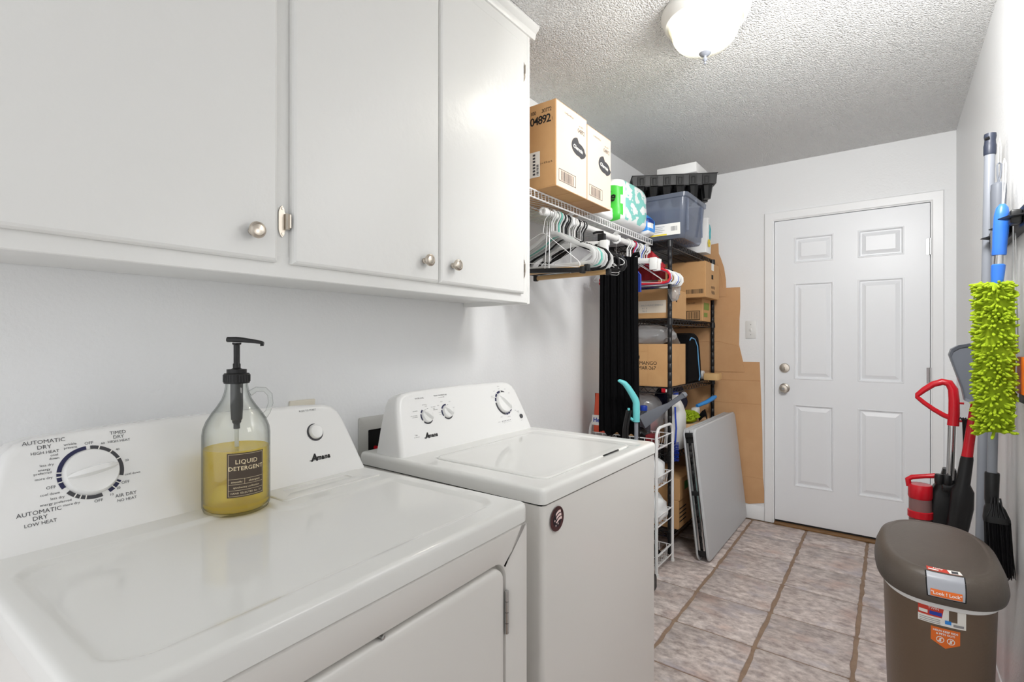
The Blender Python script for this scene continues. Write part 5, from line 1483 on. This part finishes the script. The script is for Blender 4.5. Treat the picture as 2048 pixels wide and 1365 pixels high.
for k in range(4): obj('head_rib', MB().tube([(1.684 - .004 + .006 * k, 2.083, .77), (1.676 + .009 * k, 2.081, .735), (1.668 + .014 * k, 2.081, .712)], .0024, 6), M_blackm, t)
br_ = MB(); rq = random.Random(15)
for k in range(360):
    u, v = rq.uniform(-1, 1), rq.uniform(-1, 1)
    x, y = 1.693 + u * .028, 2.10 + v * .015
    e = rq.uniform(.522, .540) + .015 * abs(u)
    xe = min(1.699 + u * .030 + rq.uniform(-.004, .004), XR - .004)
    br_.tube([(x, y, .70), ((x + xe) / 2, y + v * .003, .61), (xe, y + v * .012, e)], [.0016, .0015, .0008], 4)
obj('bristles', br_, M_black, t, kind='stuff')
# slim rods with wire loops
for k, (y, x0, zt_, zb_, lab) in enumerate(((2.17, 1.708, 1.874, .80, 'slim pale rod with a pointed loop at the top behind the slate grip'), (2.005, 1.714, 1.705, .86, 'thin white cord loop hanging straight down beside the blue handle'))):
    t = thing('slim_rod', lab, 'rod', (x0, y, zb_))
    if k == 0:
        obj('rod_body', MB().tube([(x0 - .012, y, zb_), (x0, y, zt_ - .15)], .0058, 10), M_steel, t)
        obj('rod_loop', MB().tube([(x0 - .003, y, zt_ - .15), (x0 - .003, y, zt_ - .03), (x0, y, zt_), (x0 + .003, y, zt_ - .03), (x0 + .002, y, zt_ - .15)], .0012, 6), M_wire, t)
    else:
        obj('cord', MB().tube([(x0, y - .01, 1.565), (x0 - .003, y - .03, 1.40), (x0 + .002, y - .03, 1.22), (x0 + .006, y - .025, 1.205), (x0 + .008, y - .02, 1.24), (x0 + .004, y - .01, 1.565)], .0015, 6), mat('cord_grey', (186, 186, 184), .5), t)
t = thing('orange_scraper', 'orange plastic scraper hanging on the right wall at the edge behind the duster', 'scraper', (1.722, 1.93, 1.1))
obj('scraper_body', MB().rings([[(x, y, z) for x, y in rr_(1.7205, 1.7345, 1.945 - a, 1.945 + a, .004, 3)] for z, a in ((1.095, .05), (1.16, .05), (1.196, .044))]), M_orange, t)
obj('scraper_blade', MB().box(1.7245, 1.7295, 1.90, 1.99, 1.070, 1.0955), M_black, t, angle=0)
# slate dustpan hung upside down
t = thing('dustpan', 'slate grey dustpan hanging open side down between the red vacuum and the duster', 'dustpan', (1.66, 2.35, 1.02))
dp = [(1.600, 1.192), (1.606, 1.212), (1.624, 1.225), (1.655, 1.232), (1.705, 1.236), (1.712, 1.02), (1.676, 1.017), (1.641, 1.034), (1.634, 1.075)]
mb = MB(); c = (1.66, 1.13)
ring = lambda k, y: [(c[0] + (x - c[0]) * k, y, c[1] + (z - c[1]) * k) for x, z in dp]
mb.rings([ring(.90, 2.335), ring(1, 2.33), ring(1, 2.385), ring(.97, 2.39), ring(.93, 2.385), ring(.90, 2.342)], loop=True, cap0=False, cap1=False)
mb.add(ring(.905, 2.338), [tuple(range(len(dp)))])
obj('pan', mb, M_grey, t, angle=30)
obj('pan_handle', MB().tube([(1.69, 2.38, 1.03), (1.706, 2.385, 1.18), (1.712, 2.385, 1.34)], .009, 10), M_grey, t)
obj('pan_hook', MB().tube([(1.712, 2.385, 1.33), (1.724, 2.385, 1.345), (1.736, 2.385, 1.345)], .004, 8), M_black, t)

# ---------------------------------------------------------------- red vacuum
vac = thing('red_vacuum', 'upright vacuum with red loop handle and red dust cup near the door', 'vacuum cleaner', (1.60, 2.62, 0))
VY = 2.6
lp = [(1.630, .912), (1.633, .96), (1.633, 1.012), (1.630, 1.052), (1.618, 1.076), (1.598, 1.080), (1.570, 1.069), (1.543, 1.046), (1.522, 1.024), (1.521, 1.016), (1.543, .994), (1.572, .970), (1.602, .950), (1.628, .938)]
obj('loop_handle', MB().tube([(x, VY, z) for x, z in lp], [.0185, .0175, .017, .016, .0145, .013, .012, .011, .009, .008, .0085, .009, .0095, .010], 14), M_red, vac)
obj('handle_tube', MB().tube([(1.627, VY, .915), (1.621, VY, .70)], .0125, 16), M_steel, vac)
obj('cord_peg', MB().tube([(1.64, VY, 1.0), (1.662, VY, 1.0)], .004, 8), M_red, vac)
obj('cord_peg', MB().tube([(1.64, VY, .93), (1.678, VY, .934), (1.682, VY, .952)], .005, 8), M_red, vac)
for k in range(4):
    o_ = k * .0075
    obj('power_cord', MB().tube([(1.646 + o_, VY - .006, .938), (1.651 + o_, VY - .006, .945), (1.659 + o_ * .6, VY - .006, .935), (1.661 + o_ * .4, VY - .008, .85), (1.655 + o_ * .5, VY - .008, .74), (1.648, VY - .002, .66)], .0034, 7), M_black, vac)
bdy = MB().rings([[(x, y, z) for x, y in rr_(c - a, c + a, 2.64 - b_2, 2.64 + b_2, min(a, b_2) * .6, 5)] for z, c, a, b_2 in ((.10, 1.60, .055, .06), (.30, 1.60, .055, .06), (.55, 1.600, .052, .05), (.64, 1.606, .045, .042), (.70, 1.620, .026, .030), (.735, 1.622, .020, .024))])
obj('motor_spine', bdy, M_black, vac, angle=45)
obj('clamp', MB().rbox(1.596, 1.640, 2.575, 2.625, .655, .685, .006), M_black, vac)
for xx in (1.588, 1.612): obj('clamp_knob', MB().lathe([(0, .682), (.013, .682), (.015, .69), (.015, .712), (.012, .720), (0, .721)], (xx, 2.585, 0), 16), M_black, vac)
obj('base_head', MB().rbox(1.46, 1.70, 2.44, 2.72, .001, .10, .03), M_red, vac)
ccx, ccy = 1.531, 2.60
obj('cup_lid', MB().lathe([(0, .668), (.036, .668), (.039, .662), (.040, .620), (.037, .612), (0, .612)], (ccx, ccy, 0), 32), M_red, vac)
obj('cup_window', MB().lathe([(.0, .30), (.036, .30), (.037, .56), (.037, .6115), (.034, .6115), (.034, .31), (0, .31)], (ccx, ccy, 0), 32), thin('smoky_cup', (226, 206, 204), .5, .06, (196, 160, 158)), vac)
obj('cup_band', MB().lathe([(.0372, .535), (.041, .537), (.041, .562), (.0372, .564)], (ccx, ccy, 0), 32), M_red, vac)
obj('filter_core', MB().lathe([(0, .32), (.018, .32), (.022, .60), (0, .60)], (ccx, ccy, 0), 20), M_redcl, vac)
obj('cup_handle', MB().tube([(1.496, ccy, .655), (1.492, ccy, .682), (1.505, ccy, .692), (1.545, ccy, .702), (1.575, ccy, .708), (1.592, ccy, .705)], [.010, .010, .0095, .009, .010, .011], 12), M_red, vac)
# wand clipped to its side
obj('wand_red', MB().tube([(1.690, 2.55, 1.012), (1.686, 2.55, .985), (1.666, 2.55, .803)], [.012, .0135, .017], 14), M_red, vac)
wd = MB().rings([[(c + a * q[0], 2.55 + b_2 * q[1], z) for q in [(math.cos(PI / 6 * i), math.sin(PI / 6 * i)) for i in range(12)]] for z, c, a, b_2 in ((.806, 1.6665, .018, .018), (.795, 1.6655, .0195, .019), (.70, 1.654, .022, .021), (.672, 1.653, .034, .024), (.61, 1.650, .036, .026), (.54, 1.640, .034, .026), (.48, 1.632, .030, .024), (.43, 1.628, .022, .02))])
obj('wand_nozzle', wd, M_black, vac, angle=50)

# ---------------------------------------------------------------- bin with a lock lid
TCX, TCY, TTH = 1.538, 1.845, math.radians(2)
can = thing('trash_can', 'tall taupe brown plastic trash can with lock lid by the right wall', 'trash can', (TCX, TCY, 0), TTH)
can.scale = (1, 1, 1.022)
def sup(a, b, t, n=2.7):
    c, s = math.cos(t), math.sin(t)
    return (a * math.copysign(abs(c) ** (2 / n), c), b * math.copysign(abs(s) ** (2 / n), s))
NS = 96
def ringz(a, b, z, yo=0.0, n=2.7, tilt=0.0): return [(x, y + yo, z + tilt * y) for x, y in (sup(a, b, 2 * PI * k / NS, n) for k in range(NS))]
CA, CB = .138, .215
obj('can_body', MB().rings([ringz(.098, .165, .0008), ringz(.103, .170, .006), ringz(.112, .182, .30), ringz(.120, .192, .588), ringz(.123, .195, .590), ringz(.123, .195, .600), ringz(.116, .188, .600), ringz(.100, .170, .05)], cap1=True), M_taupe, can, local=True, angle=40)
obj('bin_liner', MB().rings([ringz(.1225, .1948, .567, tilt=.035), ringz(.1262, .1990, .570, tilt=.035), ringz(.1268, .1996, .596, tilt=.03), ringz(.1240, .196, .597, tilt=.03)], cap0=False, cap1=False), M_white, can, local=True, angle=40)
TT = .055
lid_ = MB().rings([ringz(.128, .205, .592, tilt=TT), ringz(CA, CB, .590, tilt=TT), ringz(CA + .002, CB + .003, .600, tilt=TT), ringz(CA - .001, CB - .001, .622, tilt=TT), ringz(CA - .010, CB - .012, .645, tilt=TT), ringz(CA - .024, CB - .028, .6545, tilt=TT), ringz(CA - .030, CB - .036, .6560, tilt=TT), ringz(CA - .033, CB - .040, .6548, tilt=TT), ringz(CA - .037, CB - .045, .6556, tilt=TT), ringz(.04, .06, .6585, tilt=TT)])
lid_o = obj('lid', lid_, M_lid, can, local=True, angle=50)
def lidp(u, w, off=.0):
    """front lip of the lid: u across, w from the lip edge (0) upward and over the top"""
    prof_ = [(CB + .003, .600), (CB - .001, .622), (CB - .012, .645), (CB - .028, .6545), (CB - .045, .6558), (CB - .09, .6564)]
    aa = [CA + .002, CA - .001, CA - .010, CA - .024, CA - .037, CA - .06]
    L = [0]
    for i in range(1, len(prof_)): L.append(L[-1] + math.dist(prof_[i], prof_[i - 1]))
    w = min(max(w, 0), L[-1] - 1e-6)
    i = max(k for k in range(len(L) - 1) if L[k] <= w)
    f = (w - L[i]) / (L[i + 1] - L[i])
    b = prof_[i][0] * (1 - f) + prof_[i + 1][0] * f; z = prof_[i][1] * (1 - f) + prof_[i + 1][1] * f; a = aa[i] * (1 - f) + aa[i + 1] * f
    y = -b * (1 - min(abs(u) / a, .98) ** 2.7) ** (1 / 2.7)
    dn = prof_[i + 1][0] - prof_[i][0]; dz = prof_[i + 1][1] - prof_[i][1]; ln = math.hypot(dn, dz)
    return Vector((u, y - off * dz / ln, z + TT * y + off * (-dn) / ln))
lt = MB()
def latch_shape(s, off):
    return [lidp(.034 * x * s * (1 + .0 * y) * (1.0 if y > -.2 else 1 - .25 * (-y - .2) ** 1.5), .036 + .0265 * y * s, off) for x, y in ((1, 1), (.6, 1.06), (0, 1.1), (-.6, 1.06), (-1, 1), (-1.03, .5), (-1.03, 0), (-1.0, -.6), (-.7, -1), (0, -1.06), (.7, -1), (1.0, -.6), (1.03, 0), (1.03, .5))]
def latch_grid(s, off): return lambda a, b: lidp((a - .5) * .072 * s * (1 - .10 * max(0, .45 - b) ** 1.2), .036 + (b - .5) * .056 * s, off)
obj('latch_gap', MB().grid(latch_grid(1.07, .0006), 10, 12), M_dark, can, local=True, angle=60)
lt_o = obj('latch', MB().grid(latch_grid(1.0, .0022), 10, 12), M_latch, can, local=True, angle=60)
os_ = MB(); os_.grid(lambda a, b: lidp((a - .5) * .060, .0095 + b * .015, .0032), 10, 3); oso = obj('orange_sticker', os_, M_orange, lt_o, local=True, angle=60)
tx = MB(); text_mb(tx, '"Look ! Lock"', .0105, lambda u, v: lidp(u, .017 + v, .0040), bold=.0002); obj('sticker_lettering', tx, M_inkw, lt_o, local=True, angle=0, kind='stuff')
ts = MB(); ts.grid(lambda a, b: lidp(-.034 + a * .066, .071 + b * .019 , .0008), 8, 2); tso = obj('top_sticker', ts, mat('sticker_red', (206, 62, 44), .4), can, local=True, angle=60)
ts = MB(); ts.grid(lambda a, b: lidp(.006 + a * .025 + .004 * (1 - b), .0715 + b * .018, .0013), 6, 2); text_mb(ts, 'Hefty', .0088, lambda u, v: lidp(u, .0855 + v, .0013), at=(-.012, 0), shear=.2, bold=.0002); ts.grid(lambda a, b: lidp(-.031 + a * .02, .0745 + b * .005, .0013), 3, 1)
obj('sticker_print', ts, M_inkw, tso, local=True, angle=0, kind='stuff')
ts = MB(); ts.grid(lambda a, b: lidp(.014 + a * .013, .0735 + b * .012, .0017), 3, 1); obj('sticker_picture', ts, M_ink, tso, local=True, angle=0)
def bodp(u, z, off=.0006):
    f = (z - .30) / .288; a = .112 + .008 * f; b = .182 + .010 * f
    y = -b * (1 - min(abs(u) / a, .98) ** 2.7) ** (1 / 2.7)
    return Vector((u, y - off, z))
bs_ = MB(); bs_.grid(lambda a, b: bodp(-.052 + a * .092, .518 + b * .056), 16, 2); bso = obj('product_sticker', bs_, M_inkw, can, local=True, angle=60, label='white and red product sticker')
bs_ = MB(); bs_.grid(lambda a, b: bodp(-.052 + a * (.046 + .006 * b), .536 + b * .038, .0011), 10, 1); rs_ = obj('sticker_red_band', bs_, M_orange if False else mat('sticker_red', (206, 62, 44), .4), bso, local=True, angle=60)
bs_ = MB()
bs_.grid(lambda a, b: bodp(-.0505 + a * .017, .541 + b * .008, .0016), 4, 1); text_mb(bs_, 'EASY', .006, lambda u, v: bodp(u, .566 + v, .0016), at=(-.045, 0)); text_mb(bs_, 'OPEN  LID', .006, lambda u, v: bodp(u, .566 + v, .0016), at=(-.022, 0)); text_mb(bs_, 'TWIN', .008, lambda u, v: bodp(u, .556 + v, .0016), at=(-.022, 0))
obj('sticker_print', bs_, M_inkw, bso, local=True, angle=0, kind='stuff')
bs_ = MB(); bs_.grid(lambda a, b: bodp(-.030 + a * .024, .540 + b * .009, .0016), 4, 1); obj('sticker_name', bs_, M_blued, bso, local=True, angle=60)
bs_ = MB(); bs_.grid(lambda a, b: bodp(.0075 + a * .016, .532 + b * .034, .0012), 4, 1); obj('sticker_picture', bs_, M_taupe, bso, local=True, angle=60)
bs_ = MB(); bs_.grid(lambda a, b: bodp(.000 + a * .012, .5245 + b * .009, .0018), 3, 1); obj('sticker_seal', bs_, M_packb, bso, local=True, angle=60)
bs_ = MB()
for q in range(3): bs_.grid(lambda a, b: bodp(-.049 + a * .04, .5205 + q * .0045 + b * .0015, .0012), 6, 1)
bs_.grid(lambda a, b: bodp(.016 + a * .020, .5215 + b * .006, .0012), 3, 1)
obj('sticker_small_print', bs_, M_inkl, bso, local=True, angle=60, kind='stuff')
os_ = MB(); o = [(-.027, .513), (.029, .510), (.029, .478), (.001, .463), (-.027, .478)]
os_.grid(lambda a, b: bodp(-.027 + a * .056, (.463 + .0155 * abs(a - .5) * 2) * (1 - b) + .512 * b), 16, 4)
osb = obj('orange_badge', os_, M_orange, can, local=True, angle=60, label='orange shield shaped child and pet sticker')
tx = MB(); ft = lambda u, v: bodp(u, v, .0012)
text_mb(tx, 'HELPS KEEP KIDS', .0064, ft, at=(.001, .5045), bold=.0002); text_mb(tx, '& PETS OUT!', .0064, ft, at=(.001, .4970), bold=.0002)
for cu in (-.009, .0115):
    arc_band(tx, ft, cu, .4832, .0062, .0078, 0, 360, 20)
    tx.add([ft(cu - .0045, .4785), ft(cu - .0035, .4776), ft(cu + .0045, .4879), ft(cu + .0035, .4888)], [(0, 1, 2, 3)])
    arc_band(tx, ft, cu, .4855, .0001, .0018, 0, 360, 10); quad(tx, ft, cu - .002, cu + .002, .4785, .4835)
obj('badge_print', tx, M_inkw, osb, local=True, angle=0, kind='stuff')
bpy.context.view_layer.update()

# small red tag clipped to the middle rack shelf edge
t = thing('red_tag', 'small red and white tag clipped on the edge of the middle rack shelf', 'tag', (.37, 2.91, .95))
obj('tag_body', MB().rbox(.358, .382, 2.9065, 2.9095, .938, .962, .002), M_red, t)
obj('tag_end', MB().rbox(.3825, .396, 2.907, 2.9095, .940, .958, .002), M_inkw, t)
bpy.context.view_layer.update()
